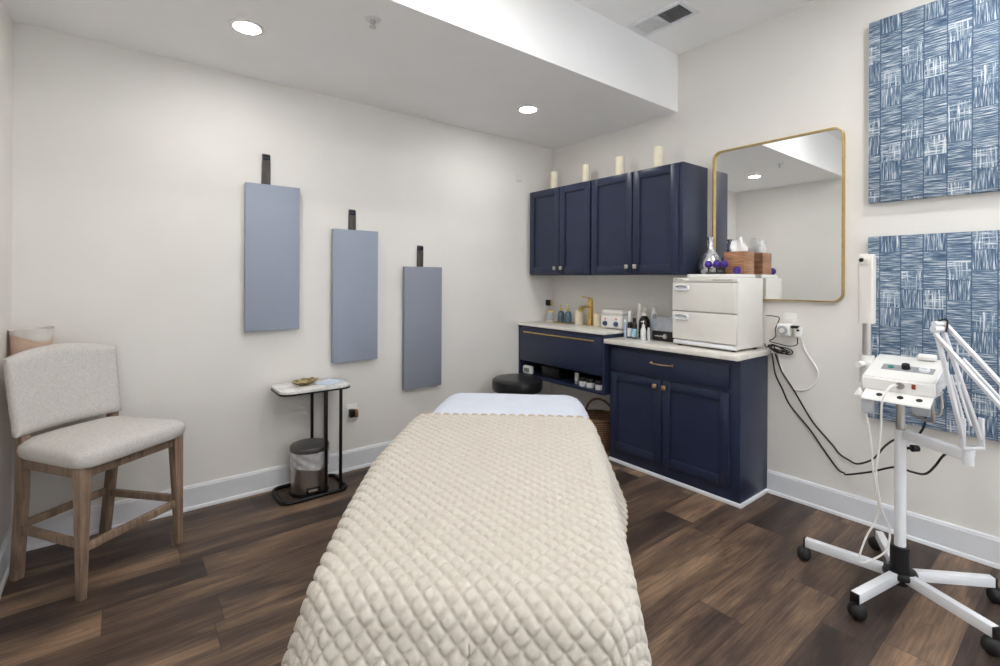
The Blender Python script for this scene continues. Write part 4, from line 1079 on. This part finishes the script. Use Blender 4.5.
def cord(name, pts, r, m, label, cat='cord', closed=False):
    b = B(); tube(b, smooth_path(pts, 9, closed), r, 8, closed); return tag(obj(name, b, m), label, cat)
w = XB-.017
v_ = XB-.006
cord('white_cord', [(w-.02, 1.145, .982), (v_, 1.138, .95), (v_, 1.115, .89), (v_, 1.075, .83), (v_, 1.055, .775), (v_, 1.075, .715), (v_, 1.12, .672), (v_, 1.185, .668), (v_, 1.235, .73), (v_, 1.262, .81), (v_, 1.272, .872)], .0042, 'cable_white', 'white cord looping down the wall below the outlet')
cord('device_cord', [(3.165, 1.338, 1.10), (w, 1.29, 1.098), (w, 1.262, 1.085), (w, 1.285, 1.02), (w, 1.282, .98), (w, 1.300, .955), (w-.005, 1.315, .948), (w-.03, 1.30, .942), (w-.05, 1.25, .937), (w-.06, 1.19, .93), (w-.04, 1.15, .94), (w-.03, 1.15, .983)], .0028, 'cable_black', 'thin black cord from the towel cabinet sagging under the timer')
# coiled black cord hanging over the counter's back corner
b = B(); P = [(3.166, 1.345, .925), (3.16, 1.33, .903)]
rc_ = random.Random(5)
for k in range(4*12):
    a = 2*PI*k/12+.6; f = 1+.25*math.sin(a*.23)
    yy = 1.25+.054*f*math.cos(a)+.008*math.sin(a*.61); P.append((3.148+.009*math.sin(a*.77), yy, max(.9+.016*f*math.sin(a+.4)+.006*math.cos(a)+.005*math.sin(2.3*a), .8945 if yy > 1.3 else 0)))
tube(b, smooth_path(P, 3), .0036, 7)
tag(obj('coiled_cord', b, 'cable_black'), 'black cord coiled up beside the towel cabinet at the counter end', 'cord')
cord('lamp_cord', [(w, 1.304, .868), (w, 1.298, .83), (w, 1.283, .74), (w, 1.245, .66), (w, 1.2, .567), (w, 1.095, .45), (w, 1.03, .36), (w, .955, .262), (w-.03, .915, .258), (3.095, .885, .27), (3.055, .774, .329), (3.005, .661, .401), (2.903, .576, .429), (2.82, .514, .46), (2.722, .464, .534), (2.655, .428, .602), (2.58, .385, .655)], .0048, 'cable_black', 'lower of two black cords running from the coil to the lamp bracket')
cord('steamer_cord', [(w-.002, 1.283, .868), (w, 1.272, .83), (w, 1.245, .76), (w, 1.18, .662), (w, 1.12, .56), (w, 1.07, .485), (w, .98, .39), (w-.005, .944, .35), (w-.01, .9, .33), (3.15, .853, .325), (3.067, .765, .396), (2.929, .683, .515), (2.806, .614, .592), (2.735, .554, .638), (2.704, .517, .656), (2.711, .498, .698), (2.717, .493, .745), (2.718, .478, .785), (2.712, .465, .84), (2.70, .46, .895)], .0048, 'cable_black', 'upper of two black cords running from the coil up to the steamer')

# ------------------------------------------------------------------ added window fill, world, camera
w_ = bpy.data.worlds.new('sky'); S.world = w_; w_.use_nodes = True
nt = w_.node_tree; bg = nt.nodes['Background']; sky = nt.nodes.new('ShaderNodeTexSky'); sky.sky_type = 'HOSEK_WILKIE'; sky.turbidity = 4
nt.links.new(sky.outputs[0], bg.inputs[0]); bg.inputs[1].default_value = .6
L = bpy.data.lights.new('window_fill_light', 'AREA'); L.shape = 'RECTANGLE'; L.size = WX1-WX0-.1; L.size_y = WZ1-WZ0-.1; L.energy = 260; L.color = (.87, .935, 1)  # soft area fill set in the added window opening
lo = bpy.data.objects.new('window_fill_light', L); COL.objects.link(lo); lo.location = ((WX0+WX1)/2, YF-.02, (WZ0+WZ1)/2); lo.rotation_euler = (-PI/2, 0, 0)

cam = bpy.data.cameras.new('camera'); co = bpy.data.objects.new('camera', cam); COL.objects.link(co); S.camera = co
th = math.radians(51.737); R = math.radians(.259)
fw_ = Vector((math.cos(th), math.sin(th), 0)); rt_ = Vector((math.sin(th), -math.cos(th), 0)); up_ = Vector((0, 0, 1))
r2 = rt_*math.cos(R)+up_*math.sin(R); u2 = -rt_*math.sin(R)+up_*math.cos(R)
co.matrix_world = Matrix(((r2.x, u2.x, -fw_.x, 0), (r2.y, u2.y, -fw_.y, 0), (r2.z, u2.z, -fw_.z, 1.32), (0, 0, 0, 1)))
cam.sensor_fit = 'HORIZONTAL'; cam.sensor_width = 36; cam.lens = 482.68*36/1000
cam.shift_x = -.0003; cam.shift_y = -(333-278.93)/1000; cam.clip_start = .05; cam.clip_end = 50

S.view_settings.view_transform = 'Standard'; S.view_settings.look = 'None'; S.view_settings.gamma = 1
S.view_settings.use_curve_mapping = False; S.view_settings.exposure = .66
S.cycles.max_bounces = 12; S.cycles.diffuse_bounces = 8; S.cycles.sample_clamp_indirect = 6
